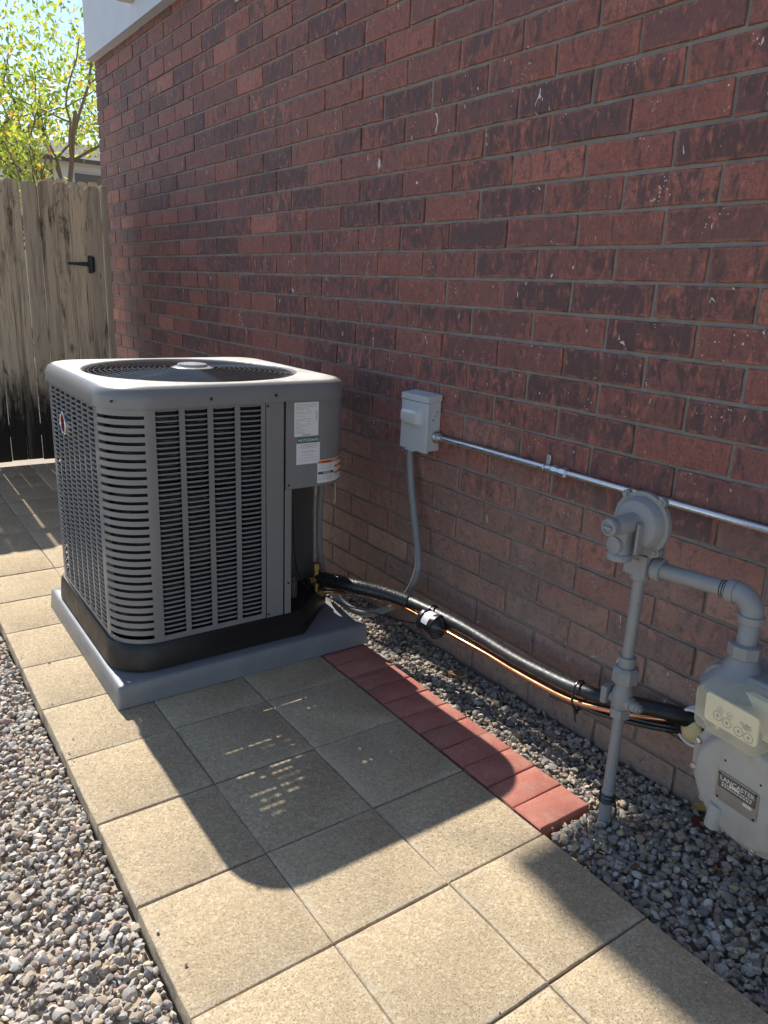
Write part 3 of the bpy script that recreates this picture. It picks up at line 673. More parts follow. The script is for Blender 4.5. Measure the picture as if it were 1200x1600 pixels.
# ---- filler strip, service cover that wraps the right corner, valve recess
G().box(FX1 + .012, 2.605, AY0 - .004, AY0 + .012, BZ - .01, KZ).build('filler_panel', 'acpaint', ac, bevel=.004)
G().box(2.60, 2.625, AY0 + .016, AY0 + .03, BZ - .01, KZ).build('seam', 'black', ac, smooth=0)
CZ = 2.03; ccx, ccy = AX1 - CR + .006, AY0 + CR - .006
def cover_line(off=0): return [(2.63, AY0 - .008 - off), (2.8, AY0 - .008 - off), (3.0, AY0 - .008 - off)] + arc(ccx, ccy, CR + .002 + off, 270, 360, 14) + [(AX1 + .008 + off, .5), (AX1 + .008 + off, .75)]
g = G(); pts = cover_line(); inn = cover_line(-.014)
g.rows([[(x, y, CZ) for x, y in pts], [(x, y, KZ + .004) for x, y in pts], [(x, y, KZ + .004) for x, y in inn], [(x, y, CZ) for x, y in inn], [(x, y, CZ) for x, y in pts]], False)
g.add([(*pts[0], CZ), (*pts[0], KZ), (*inn[0], KZ), (*inn[0], CZ)], [(0, 1, 2, 3)])
cover = g.build('service_cover', 'acpaint', ac, smooth=50)
G().prism([(2.64, AY0 + .01)] + arc(ccx, ccy, CR - .01, 270, 360, 10) + [(AX1, .7), (2.64, .7)], CZ + .01, CZ + .025).build('control_box_floor', 'inner', ac, smooth=0)
G().box(2.625, 2.705, AY0 - .006, AY0 + .010, .50, CZ - .002).build('edge_post', 'acpaint', ac, bevel=.004)
g = G(); ip = [(2.70, AY0 + .012), (2.74, .25), (3.10, .58), (AX1 - .02, .66)]
g.rows([[(x, y, BZ - .02) for x, y in ip], [(x, y, CZ + .01) for x, y in ip]], False); rec = g.build('recess_panel', 'inner', ac, smooth=0)
for (x, y, z) in ((2.86, .345, 1.28), (2.80, .29, 1.06)): G().lathe((x, y - .012, z), (.6, -.8, 0), [(0, .014), (.012, .012)], 8).build('screw', 'screw', ac)
# ---- cap with fan opening
KX0, KX1, KY0, KY1 = .722, 3.538, -.238, 2.56; KCR = .46
cx0, cy0 = (KX0 + KX1) / 2, (KY0 + KY1) / 2
NA = 160
def rr_at(ang, i):
    x0, x1, y0, y1 = KX0 + i, KX1 - i, KY0 + i, KY1 - i; r = max(.05, KCR - i); hx, hy = (x1 - x0) / 2, (y1 - y0) / 2
    dx, dy = math.cos(ang), math.sin(ang); lo_, hi_ = 0, 4
    for _ in range(40):
        m = (lo_ + hi_) / 2; x, y = abs(dx * m), abs(dy * m); qx, qy = x - (hx - r), y - (hy - r)
        d = math.hypot(max(qx, 0), max(qy, 0)) + min(max(qx, qy), 0) - r
        if d < 0: lo_ = m
        else: hi_ = m
    return cx0 + dx * lo_, cy0 + dy * lo_
angs = np.linspace(0, 2 * math.pi, NA, endpoint=False); KT = 3.212
rows = [[(*rr_at(a, .02), KZ - .004) for a in angs], [(*rr_at(a, .0), KZ - .004) for a in angs], [(*rr_at(a, .002), KZ + .09) for a in angs], [(*rr_at(a, .012), KT - .075) for a in angs], [(*rr_at(a, .035), KT - .035) for a in angs], [(*rr_at(a, .075), KT - .010) for a in angs], [(*rr_at(a, .13), KT) for a in angs]]
GR = 1.175
for rr, z in ((GR + .045, KT), (GR + .02, KT - .006), (GR, KT - .03), (GR - .015, KT - .085), (GR - .015, KT - .30)): rows.append([(cx0 + rr * math.cos(a), cy0 + rr * math.sin(a), z) for a in angs])
G().rows(rows, True).build('cap', 'actop', ac, smooth=60)
g = G()
for k in range(16):
    rr = .25 + k * (GR - .04 - .25) / 15; g.torus((cx0, cy0, KT - .028 + .045 * (1 - (rr / GR) ** 2)), (0, 0, 1), rr, .0095, 96, 6)
for k in range(8):
    a = R(22.5 + 45 * k); g.tube([(cx0 + q * math.cos(a), cy0 + q * math.sin(a), KT - .045 + .045 * (1 - (q / GR) ** 2)) for q in (.18, .5, .8, 1.165)], .009, 6)
g.build('fan_grille', 'grille', ac, smooth=60)
g = G(); g.lathe((cx0, cy0, KT - .03), (0, 0, 1), [(0, .24), (.045, .235), (.06, .20), (.062, .19), (.062, .175), (.09, .165), (.097, .13), (.098, .01)], 40); g.build('hub_cap', 'hubcap', ac, smooth=40)
g = G(); g.lathe((cx0, cy0, KT - .75), (0, 0, 1), [(0, .2), (.45, .22), (.5, .15), (.62, .05)], 24); g.build('fan_motor', 'black', ac)
for k in range(3):
    a0 = R(120 * k + 15); g = G(); rows = []
    for q in np.linspace(.12, 1.05, 6):
        rows.append([(cx0 + q * math.cos(a0 + t * (.9 + .2 * q) * .5), cy0 + q * math.sin(a0 + t * (.9 + .2 * q) * .5), KT - .30 - .10 * t) for t in np.linspace(-1, 1, 7)])
    g.rows(rows, False); g.build('fan_blade', 'inner', ac)
G().lathe((cx0, cy0, BZ), (0, 0, 1), [(0, 1.1), (.01, .01)], 24).build('fan_well', 'black', ac)
for (x, z) in ((.83 + .0, 3.085), (1.774, 3.075), (2.492, 3.08)): 
    yy = KY0 - .004 if x > 1.18 else KY0 + .10
    G().lathe((x, yy, z), (0, -1, 0) if x > 1.18 else (-.55, -.83, 0), [(0, .016), (.008, .015), (.012, .008)], 10).build('screw', 'screw', ac)
for (x, z) in ((2.415, 2.965), (2.42, .585), (2.665, 2.075), (2.668, .92)): G().lathe((x, AY0 - .006, z), (0, -1, 0), [(-.004, .013), (.006, .012)], 10).build('screw', 'screw', ac)
# ---- badge on the left louvres
g = G(); ring = [(AX0 - .02, 1.43 + .135 * math.cos(a), 2.62 + .085 * math.sin(a)) for a in np.linspace(0, 2 * math.pi, 32, endpoint=False)]
def ell(x, sy, sz): return [(x, 1.43 + sy * math.cos(a), 2.62 + sz * math.sin(a)) for a in np.linspace(0, 2 * math.pi, 40, endpoint=False)]
badge = G().rows([ell(AX0 + .01, .125, .13), ell(AX0 - .035, .125, .13), ell(AX0 - .042, .118, .123), ell(AX0 - .042, .104, .108), ell(AX0 - .034, .100, .104)], True, True, False).build('badge', 'chrome', ac, smooth=40)
G().rows([ell(AX0 - .034, .101, .105), ell(AX0 - .038, .06, .06), ell(AX0 - .039, .01, .01)], True, False, True).build('badge_face', 'red', badge, smooth=60)
# ---- stickers
def sticker(name, x0, x1, z0, z1, mat, par, d=.0105): return G().box(x0, x1, AY0 - d, AY0 - .0085, z0, z1).build(name, mat, par, smooth=0)
FR = (R(90), 0, 0)
s1 = sticker('data_label', 2.728, 3.028, 2.612, 2.985, 'label', cover)
q = random.Random(3); g = G(); z = 2.965
while z > 2.64:
    if z > 2.94 or q.random() < .9:
        x = 2.742; lim = 3.0 if z > 2.93 else 2.742 + q.uniform(.06, .15)
        while x < lim: l = q.uniform(.012, .035); g.box(x, min(x + l, lim), AY0 - .0125, AY0 - .0100, z - .0035, z); x += l + .008
        if 2.72 < z < 2.92 and q.random() < .6: g.box(2.885, 2.885 + q.uniform(.02, .06), AY0 - .0125, AY0 - .0100, z - .004, z)
    z -= .0145
g.box(2.825, 2.93, AY0 - .0125, AY0 - .01, 2.622, 2.632); g.box(2.998, 3.006, AY0 - .0125, AY0 - .01, 2.78, 2.885)
g.build('small_print', 'print', s1, smooth=0)
s2 = sticker('notice_label', 2.756, 3.051, 2.298, 2.535, 'label', cover)
hd = sticker('notice_header', 2.766, 3.04, 2.536, 2.596, 'green', cover)
lettering('NOTICE/AVIS', .043, 'label', hd, (2.903, AY0 - .012, 2.566), FR)
g = G()
for z in (2.52, 2.508, 2.494, 2.48, 2.445, 2.432, 2.40, 2.37, 2.34):
    a = q.uniform(0, .06); x = 2.77 + a
    while x < 3.035 - a: l = q.uniform(.015, .05); g.box(x, min(x + l, 3.035), AY0 - .0125, AY0 - .0100, z - .003, z); x += l + .007
g.build('small_print', 'print', s2, smooth=0)
# the warning label follows the rounded corner
def wrap(s0, s1, z0, z1, off, n=16):
    g = G(); st = 3.025; pts = []
    for k in range(n + 1):
        s = s0 + (s1 - s0) * k / n; x = st + s
        if x < ccx: pts.append((x, AY0 - .008 - off))
        else: a = (x - ccx) / (CR + .002); pts.append((ccx + (CR + .002 + off) * math.sin(a), ccy - (CR + .002 + off) * math.cos(a)))
    g.rows([[(x, y, z0) for x, y in pts], [(x, y, z1) for x, y in pts]], False); return g
s3 = wrap(0, .56, 2.062, 2.325, .002).build('warning_label', 'label', cover, smooth=40)
for a, b, z0, z1, m in ((.008, .235, 2.285, 2.318, 'orange'), (.245, .55, 2.285, 2.318, 'orange'), (.245, .55, 2.215, 2.243, 'orange'), (.245, .55, 2.140, 2.168, 'orange'), (.008, .235, 2.160, 2.190, 'green')):
    wrap(a, b, z0, z1, .0035).build('warning_band', m, s3, smooth=40)
g = G()
for z0, a, b in ((2.275, .03, .22), (2.262, .03, .22), (2.25, .06, .19), (2.236, .02, .23), (2.225, .02, .23), (2.212, .02, .2), (2.15, .02, .23), (2.139, .02, .23), (2.128, .02, .23), (2.117, .02, .22), (2.106, .02, .23), (2.095, .02, .2), (2.272, .27, .5), (2.26, .27, .5), (2.20, .27, .5), (2.187, .27, .5), (2.125, .27, .5), (2.11, .27, .5)):
    s = a
    while s < b: l = q.uniform(.012, .035); w = wrap(s, min(s + l, b), z0 - .003, z0, .0035, 2); g.add(w.v, w.f); s += l + .006
g.build('small_print', 'print', s3, smooth=0)
lettering('WARNING', .026, 'black', s3, (3.135, AY0 - .0135, 2.301), (R(90), 0, R(4)))
lettering('NOTICE', .026, 'label', s3, (3.145, AY0 - .0130, 2.175), (R(90), 0, R(5)))
for z in (2.301, 2.229, 2.154):
    a = (.40 - (ccx - 3.025)) / (CR + .008); lettering('WARNING', .024, 'black', s3, (ccx + (CR + .008) * math.sin(a), ccy - (CR + .008) * math.cos(a), z), (R(90), 0, a))
g = G()
for s, z in ((.03, 2.30), (.262, 2.30), (.262, 2.229), (.262, 2.154)):
    w0 = wrap(s - .009, s + .009, z - .009, z + .009, .0042, 2); k = w0.v
    g.add([k[0], k[2], k[4]], [(0, 1, 2)])
# ---- service valves in the recess
v1 = G(); v1.lathe((3.375, .36, .52), (0, 0, 1), [(0, .05), (.20, .05), (.20, .042), (.26, .042), (.26, .058), (.33, .058), (.335, .05)], 6)
v1.lathe((3.25, .33, .63), (1, .1, 0), [(0, .05), (.16, .055)], 10); v1.build('suction_valve', 'brass', ac)
v2 = G(); v2.lathe((3.24, .23, .50), (1, .05, 0), [(0, .035), (.10, .035), (.10, .05), (.15, .05), (.15, .028), (.22, .028)], 8); v2.lathe((3.30, .235, .44), (0, 0, 1), [(0, .03), (.16, .03), (.16, .04), (.20, .04)], 8)
v2.tube([(2.96, .05, .50), (3.24, .23, .50)], .014, 8); v2.build('liquid_valve', 'brass', ac)
G().lathe((2.95, .20, .54), (0, 0, 1), [(0, .055), (.22, .055), (.22, .04), (.27, .04)], 12).build('accumulator_stub', 'inner', ac)
G().tube([(2.81, -.03, 2.02), (2.84, .0, 1.6), (2.92, .10, 1.1), (3.02, .15, .8), (3.25, .26, .52)], .008, 6, 6).build('control_wire', 'wire', ac)
G().tube([(3.372, -.03, 2.04), (3.375, -.035, 1.9), (3.38, -.03, 1.74)], .006, 6, 3).build('hanging_wire', 'straw', ac)

# ------------------------------------------------------------------ disconnect box and conduits
dx0, dx1, dy0, dy1, dz0, dz1 = 4.325, 4.530, -.505, -.005, 2.345, 3.015
db = empty('disconnect_box', (4.44, -.25, dz0), 'light grey electrical disconnect box fixed to the brick wall', 'electrical box')
G().box(dx0 + .02, dx1, dy0 + .004, dy1 - .004, dz0 + .015, dz1 - .01).build('enclosure', 'boxgrey', db, bevel=.008)
cv = G().prism_x([(dy0 - .006, dz0 - .004), (dy1 + .006, dz0 - .004), (dy1 + .006, dz1 - .085), (dy0 - .006, dz1 - .085)], dx0 - .006, dx0 + .045).build('cover', 'boxgrey', db, bevel=.009)
hood = G(); hood.add([(dx0 - .012, dy0 - .012, dz1 - .08), (dx0 - .012, dy1 + .012, dz1 - .08), (dx0 - .012, dy1 + .012, dz1 - .005), (dx0 - .012, dy0 - .012, dz1 - .005), (dx1, dy0 - .012, dz1 - .055), (dx1, dy1 + .012, dz1 - .055), (dx1, dy1 + .012, dz1 + .02), (dx1, dy0 - .012, dz1 + .02)], [(0, 1, 2, 3), (4, 7, 6, 5), (3, 2, 6, 7), (0, 4, 5, 1), (0, 3, 7, 4), (1, 5, 6, 2)])
hood.build('hood', 'boxgrey', db, bevel=.008)
g = G(); hy0, hy1, hz0, hz1 = -.40, -.045, 2.65, 2.835
def hr(x, i): return [(x, y, z) for y, z in rrect(hy0 + i, hy1 - i, hz0 + i, hz1 - i, .045, 5)]
g.rows([hr(dx0 - .004, -.018), hr(dx0 - .016, -.016), hr(dx0 - .020, -.002), hr(dx0 - .052, .008), hr(dx0 - .070, .028), hr(dx0 - .074, .045)], True, False, True); g.build('pull_handle', 'boxgrey', db, smooth=50)
G().torus((dx0 - .006, -.235, 2.475), (1, 0, 0), .06, .004, 28, 6).build('knockout', 'boxgrey', db)
G().box(dx0 - .035, dx0 + .03, -.30, -.14, dz0 - .012, dz0 + .004).build('hasp', 'boxgrey', db, bevel=.004)
for (yy, zz) in ((dy0 - .001, 2.83), (dy0 - .001, 2.79), (dy0 - .001, 2.74)): G().lathe((4.45 + (zz - 2.8) * .6, yy + .004, zz), (0, -1, 0), [(0, .012), (.010, .010)], 8).build('screw', 'zinc', db)
EZ_, EXc = 2.535, 4.468
em = empty('metal_conduit', (EXc, -2.5, EZ_), 'shiny galvanised conduit running along the brick wall from the disconnect box', 'conduit')
G().tube([(EXc, dy0 + .01, EZ_), (EXc, -2.40, EZ_ + .01)], .034, 16).build('tube', 'zinc', em)
G().tube([(EXc, -2.40, EZ_ + .01), (EXc, -12, EZ_ + .03)], .034, 16).build('tube', 'zinc', em)
G().lathe((EXc, dy0 + .002, EZ_), (0, -1, 0), [(0, .075), (.022, .075), (.024, .05), (.06, .05), (.062, .058), (.085, .058), (.087, .045), (.11, .045)], 12).build('box_connector', 'zinc', em, smooth=30)
G().lathe((EXc, -2.36, EZ_ + .01), (0, -1, 0), [(0, .040), (.02, .052), (.075, .052), (.08, .042), (.13, .042), (.135, .054), (.19, .054), (.21, .040)], 8).build('coupling', 'zinc', em, smooth=20)
st = G(); st.torus((EXc, -2.27, EZ_ + .01), (0, 1, 0), .040, .009, 20, 6); st.box(4.50, 4.528, -2.295, -2.245, EZ_ + .02, EZ_ + .135); st.build('strap', 'zinc', em, bevel=.003)
G().lathe((4.50, -2.27, EZ_ + .105), (-1, 0, 0), [(0, .016), (.012, .014)], 6).build('screw', 'zinc', em)
whip = empty('flexible_conduit', (4.2, -.3, 0), 'grey flexible conduit hanging from the disconnect box and looping to the air conditioner', 'conduit')
wp = [(4.41, -.09, 2.36), (4.40, -.12, 2.20), (4.37, -.22, 1.85), (4.33, -.38, 1.45), (4.28, -.53, 1.15), (4.24, -.60, .93), (4.245, -.45, .60), (4.21, -.22, .32), (4.13, -.01, .17), (3.98, .14, .11), (3.85, .38, .15), (3.745, .56, .31), (3.645, .64, .56), (3.58, .64, .85), (3.55, .62, 1.3), (3.545, .58, 1.7), (3.53, .52, 2.06)]
G().tube(wp, .045, 14, 8).build('hose', 'whip', whip)
G().lathe((4.41, -.09, 2.30), (0, 0, 1), [(0, .05), (.02, .062), (.05, .062), (.055, .055)], 10).build('fitting', 'whip', whip)

# ------------------------------------------------------------------ refrigerant lines
ln = empty('refrigerant_lines', (3.9, -2, .6), 'black insulated pipe and bare copper tube running from the air conditioner to the wall', 'pipes')
sp_ = [(3.40, .36, .63), (3.50, .14, .655), (3.66, -.175, .655), (3.84, -.47, .642), (3.98, -.805, .622), (4.08, -1.627, .612), (4.11, -2.415, .575), (4.13, -2.93, .585), (4.14, -3.246, .61), (4.18, -3.551, .649), (4.28, -3.855, .70), (4.42, -4.148, .72), (4.58, -4.30, .69)]
G().tube(sp_[2:], .083, 20, 8).build('insulation', 'insul', ln, smooth=60)
seg = G(); pts = sp_[:5]; g0 = G().tube(pts, .094, 16, 14); # ribbed tape wrap
rows = [g0.v[i:i + 16] for i in range(0, len(g0.v), 16)]; nr = []
for i, r0 in enumerate(rows):
    c = np.mean(r0, 0); k = 1.0 + (.05 if i % 2 else -.04); nr.append([tuple(c + (np.array(v) - c) * k) for v in r0])
G().rows(nr, True, True, True).build('tape_wrap', 'tape', ln, smooth=60)
cp = [(3.36, .26, .50), (3.54, .075, .527), (3.72, -.303, .58), (3.86, -.713, .582), (3.91, -.966, .572), (3.935, -1.22, .558), (3.96, -1.557, .543), (3.98, -2.167, .545), (3.99, -2.543, .535), (4.01, -3.05, .538), (4.04, -3.343, .555), (4.10, -3.623, .605), (4.22, -3.909, .65), (4.36, -4.133, .685), (4.52, -4.26, .68)]
G().tube(cp, .024, 12, 8).build('copper_tube', 'copper', ln, smooth=60)
for a, b in ((.04, -.045), (.02, -.075)):
    G().tube([(x + a, y, z + b) for x, y, z in [(4.06, -3.0, .53), (4.12, -3.5, .58), (4.22, -3.85, .62), (4.36, -4.10, .64), (4.55, -4.27, .64)]], .026, 10, 8).build('cable', 'tape', ln)
dd = V(3.965, -1.60, .542) - V(3.925, -1.09, .565); dd /= np.linalg.norm(dd); d0 = V(3.925, -1.09, .565)
dr = G(); dr.lathe(d0, dd, [(0, .03), (.02, .06), (.04, .112), (.075, .13), (.085, .142), (.115, .142), (.12, .13), (.27, .13), (.28, .145), (.31, .145), (.315, .127), (.36, .10), (.385, .045), (.40, .03)], 28)
dryer = dr.build('filter_drier', 'tape', ln, smooth=35)
lb = G(); lo_d = d0 + dd * .14; lb.lathe(lo_d, dd, [(0, .1318), (.10, .1318)], 28, caps=False); lb.f = [f for f in lb.f if (np.mean([lb.v[k] for k in f], 0) - (lo_d + dd * .05)) / .1318 @ V(-.55, -.35, .75) > .68]
lb.build('drier_label', 'label', dryer, smooth=60)
for k in range(8):
    a = 2 * math.pi * k / 8; u0 = np.cross(dd, V(0, 0, 1)); u0 /= np.linalg.norm(u0); w0 = np.cross(dd, u0); e = math.cos(a) * u0 + math.sin(a) * w0
    G().tube([d0 + dd * .315 + e * .127, d0 + dd * .365 + e * .099, d0 + dd * .39 + e * .04], .008, 6).build('rib', 'tape', dryer)
def tie(y, par, tail=True):
    i = min(range(len(sp_)), key=lambda k: abs(sp_[k][1] - y)); a, b = V(*sp_[i]), V(*sp_[min(i + 1, len(sp_) - 1)]); t = (y - a[1]) / (b[1] - a[1] + 1e-9); c = a + (b - a) * t; ax = (b - a) / np.linalg.norm(b - a)
    g = G(); c2 = c + V(-.02, 0, -.035); uu = np.cross(ax, V(0, 0, 1)); uu /= np.linalg.norm(uu); ww = np.cross(uu, ax)
    ring = [c2 + uu * .115 * math.cos(t) + ww * .145 * math.sin(t) for t in np.linspace(0, 2 * math.pi, 24, endpoint=False)]
    ring.append(ring[0]); g.tube(ring, .011, 6)
    if tail: q = c2 + V(-.04, -.02, -.15); g.tube([q, q + V(-.01, 0, -.05), q + V(.0, -.01, -.10)], .009, 5); g.obox(q, (1, 0, 0), (0, 1, 0), (0, 0, 1), .014, .018, .018)
    g.build('cable_tie', 'tape', par)
tie(-3.30, ln); tie(-1.20, ln, False)
G().tube([(3.30, .27, .53), (3.48, .14, .42), (3.62, -.05, .36), (3.76, -.40, .38), (3.84, -.70, .40), (3.90, -.95, .44), (3.94, -1.10, .48)], .009, 6, 6).build('thermostat_wire', 'wire', ln)
sl = empty('wall_sleeve', (4.5, -4.24, .50), 'white plastic sleeve packed with yellow foam where the pipes enter the wall', 'pipe sleeve')
g = G(); HC = (4.43, -4.29, .665); g.lathe(HC, (1, 0, 0), [(.16, .15), (0, .15), (-.005, .154), (-.005, .168), (0, .172), (.16, .172)], 30, caps=False); g.build('sleeve', 'pvc', sl)
bm = bmesh.new(); bmesh.ops.create_icosphere(bm, subdivisions=3, radius=1); fv = np.array([v.co[:] for v in bm.verts]); ff = [tuple(v.index for v in f.verts) for f in bm.faces]; bm.free()
ns = sum(np.sin(fv @ rng.normal(size=3) * k + rng.uniform(0, 6)) for k in (4, 6, 8, 11)) * .035
fv = fv * (1 + ns)[:, None]; G().add(fv * [.05, .10, .115] + [4.46, -4.27, .625], ff).build('foam', 'foam', sl, smooth=80)

# ------------------------------------------------------------------ gas riser, regulator and meter
RX, RY = 3.577, -4.140
gs = empty('gas_riser', (RX, RY, -.15), 'grey painted gas riser pipe with shutoff valve rising from the gravel', 'gas pipe')
rp_ = .046
def hexn(g, c, ax, prof, ph=.2, n=6): return g.lathe(c, ax, prof, n, phase=ph)
G().lathe((RX, RY, -.25), (0, 0, 1), [(0, .052), (.53, .052), (.54, rp_), (1.26, rp_)], 18).build('lower_pipe', 'gas', gs, smooth=30)
G().lathe((RX, RY, 1.38), (0, 0, 1), [(0, rp_), (.86, rp_)], 18).build('upper_pipe', 'gas', gs)
vb = G(); hexn(vb, (RX, RY, .985), (0, 0, 1), [(-.005, .05), (.0, .083), (.075, .083), (.085, .06)]); vb.lathe((RX, RY, 1.05), (0, 0, 1), [(0, .06), (.02, .075), (.10, .085), (.17, .075), (.19, .065), (.28, .065)], 20)
vb.lathe((RX, RY, 1.125), (0, -1, 0), [(-.09, .05), (0, .06), (.10, .058), (.105, .045), (.145, .045), (.15, .036), (.175, .036), (.178, .022), (.19, .02)], 16)
valve = vb.build('shutoff_valve', 'gas', gs, smooth=30)
lv = G(); lv.prism_x([(RY + .10, 1.06), (RY + .155, 1.05), (RY + .16, 1.20), (RY + .10, 1.21)], RX - .075, RX + .06); lv.build('valve_tang', 'gas', valve, bevel=.012)
un = G(); hexn(un, (RX, RY, 1.30), (0, 0, 1), [(-.02, .07), (0, .105), (.10, .105), (.125, .085)], n=8); un.lathe((RX, RY, 1.43), (0, 0, 1), [(-.02, .062), (.0, .068), (.08, .068), (.085, .055)], 20); un.build('union', 'gas', gs, smooth=25)
tee = G(); tee.lathe((RX, RY, 2.17), (0, 0, 1), [(-.01, .05), (0, .075), (.05, .078), (.06, .068), (.15, .068), (.16, .078), (.21, .078)], 20)
tee.lathe((RX, RY, 2.285), (.10, -1, .0), [(-.02, .07), (.10, .07), (.11, .088), (.175, .088), (.18, .06)], 20); tee.obox((RX - .02, RY - .005, 2.30), (1, 0, 0), (0, 1, 0), (0, 0, 1), .075, .095, .085)
tee.build('tee', 'gas', gs, smooth=35, bevel=.006)
G().box(RX - .075, RX + .09, RY - .13, RY + .09, 2.375, 2.43).build('outlet_neck', 'gas', gs, bevel=.02)
hp = [(RX + .01, RY - .12, 2.287), (RX + .075, RY - .66, 2.30)]
G().tube(hp, .060, 18).build('horizontal_pipe', 'gas', gs)
th = G(); a0, b0 = V(*hp[1]), V(*hp[1]) - V(*hp[0]); b0 /= np.linalg.norm(b0); th.lathe(a0 - b0 * .05, b0, [(k * .009, .063 if k % 2 else .056) for k in range(9)], 18); th.build('thread', 'screw', gs, smooth=0)
ec = V(RX + .09, RY - .79, 2.295)
el = G(); el.tube([a0 + b0 * .005, a0 + b0 * .055, a0 + b0 * .058], [.085, .085, .074], 20); 
pth = [a0 + b0 * .05] + [ec + V(0, .08, 0) * (1 - t) + V(0, -.02, -.06) * 0 for t in ()]
el.tube([a0 + b0 * .04, a0 + b0 * .09, V(RX + .088, RY - .80, 2.275), V(RX + .092, RY - .838, 2.225), V(RX + .094, RY - .845, 2.17)], .077, 20, 6); el.lathe((RX + .094, RY - .845, 2.175), (0, 0, -1), [(-.01, .076), (0, .09), (.045, .09), (.05, .07)], 20); el.build('elbow', 'gas', gs, smooth=45)
EXX, EYY = RX + .094, RY - .845
np_ = G(); np_.lathe((EXX, EYY, 2.14), (0, 0, -1), [(0, .055), (.02, .068), (.17, .068), (.18, .07)], 18); np_.build('nipple', 'gas', gs)
nt = G(); hexn(nt, (EXX, EYY, 1.96), (0, 0, -1), [(-.012, .08), (0, .112), (.085, .112), (.10, .095)], n=8); nt.build('swivel_nut', 'gas', gs, smooth=25)
wr = G()
for k, dz in enumerate((0, .022, .05)): wr.torus((RX, RY, .19 + dz), (.15 * (k - 1), .1, 1), .062, .009, 24, 5)
wr.tube([(RX + .03, RY - .06, .19), (RX + .05, RY - .07, .08), (RX + .01, RY - .065, .0), (RX + .04, RY - .06, -.09)], .008, 6, 5); wr.build('tracer_wire', 'wire', gs)
# regulator
RC = V(3.50, RY - .005, 2.625)
rg = empty('gas_regulator', (3.5, RY, 2.40), 'grey round gas regulator on top of the riser', 'gas regulator')
b = G(); b.lathe(RC, (-1, 0, 0), [(-.16, .05), (-.15, .12), (-.10, .17), (-.03, .215), (-.02, .238), (.018, .238), (.02, .205), (.05, .198), (.085, .175), (.10, .14), (.105, .0)], 48); b.build('diaphragm_case', 'gas', rg, smooth=28)
for a in (50, 128, -52, -130):
    c = RC + V(0, .243 * math.cos(R(a)), .243 * math.sin(R(a))); l = G(); l.lathe(c + V(-.022, 0, 0), (1, 0, 0), [(0, .034), (.045, .034)], 14); l.lathe(c + V(-.034, 0, 0), (1, 0, 0), [(0, .018), (.014, .018)], 6); l.build('bolt_lug', 'gas', rg, smooth=30)
b = G(); b.lathe(RC + V(-.08, .01, .015), (-1, .05, -.02), [(0, .082), (.04, .074), (.20, .07), (.21, .064), (.215, .066), (.27, .066), (.28, .058), (.281, .044), (.272, .042), (.272, .0)], 26); b.build('spring_barrel', 'gas', rg, smooth=30)
b = G(); b.obox(RC + V(-.362, .02, .008), (0, 1, 0), (1, 0, 0), (0, 0, 1), .034, .012, .011); b.build('cap_slot', 'gas', rg, bevel=.004)
b = G(); b.lathe((RC[0] - .16, RY + .035, 2.36), (0, 0, 1), [(-.002, .06), (0, .092), (.03, .096), (.045, .09), (.055, .078), (.10, .074), (.20, .068), (.25, .05)], 24); b.lathe((RC[0] - .21, RY + .04, 2.475), (-1, .1, 0), [(0, .07), (.03, .066), (.036, .05), (.037, 0)], 22); b.obox((RC[0] - .10, RY + .02, 2.52), (1, 0, 0), (0, 1, 0), (0, 0, 1), .09, .055, .10); b.build('vent_body', 'gas', rg, smooth=35)
b = G(); b.prism_x([(RC[1] - .095, RC[2] - .20), (RC[1] - .07, RC[2] - .20), (RC[1] - .07, RC[2] + .04), (RC[1] - .095, RC[2] + .03)], RC[0] - .16, RC[0] - .09); b.build('web', 'gas', rg, bevel=.008)
lettering('TAC', .035, 'plate_dark', gs, (RX - .097, RY - .02, 2.35), (R(90), 0, R(-90)))
# meter
mt = empty('gas_meter', (3.85, -5.19, .45), 'beige grey round gas meter with clear index cover beside the wall', 'gas meter')
MC = V(3.66, -5.225, .93); ax = V(-.96, .10, -.10); ax /= np.linalg.norm(ax)
hx = np.cross(V(0, 0, 1), ax); hx /= np.linalg.norm(hx); hz = np.cross(ax, hx)     # in-plane axes: hx along the wall, hz up
def disc(c, prof, sy=1.0, sz=1.0, seg=56):
    g = G(); g.rows([[c + ax * a + hx * (r * sy * math.cos(t)) + hz * (r * sz * math.sin(t)) for t in np.linspace(0, 2 * math.pi, seg, endpoint=False)] for a, r in prof], True, True, True); return g
disc(MC, [(-.42, .30), (-.40, .40), (-.30, .47), (-.06, .50)], .90, .90).build('rear_case', 'meter', mt, smooth=40)
disc(MC, [(-.06, .535), (-.02, .545), (.012, .545), (.02, .53), (.022, .50), (.03, .49)], .90, .90).build('flange', 'meter', mt, smooth=30)
disc(MC, [(.01, .50), (.04, .475), (.085, .455), (.105, .435), (.11, .40), (.112, .05)], .90, .90).build('front_case', 'meter', mt, smooth=40)
for a in range(0, 360, 30):
    c = MC + ax * .02 + hx * .470 * math.cos(R(a + 10)) + hz * .470 * math.sin(R(a + 10)); l = G(); l.lathe(c, ax, [(-.01, .026), (.02, .026), (.022, .02), (.014, .018)], 10); l.build('flange_screw', 'zinc', mt, smooth=25)
def onface(u, w, d): return MC + ax * (.112 + d) + hx * u + hz * (w + .055)
def faceplate(name, u0, u1, w0, w1, d0_, d1_, mat, par, r=.03):
    p = rrect(u0, u1, w0, w1, r, 4); g = G(); g.rows([[onface(x, y, d0_) for x, y in p], [onface(x, y, d1_) for x, y in p]], True, True, True); return g.build(name, mat, par, smooth=0)
Q = Matrix((Vector(hx), Vector(hz), Vector(ax))).transposed().to_euler()
sgn = 1 if hx[1] < 0 else -1        # reading direction: towards -y as seen from the patio
pu = -.03
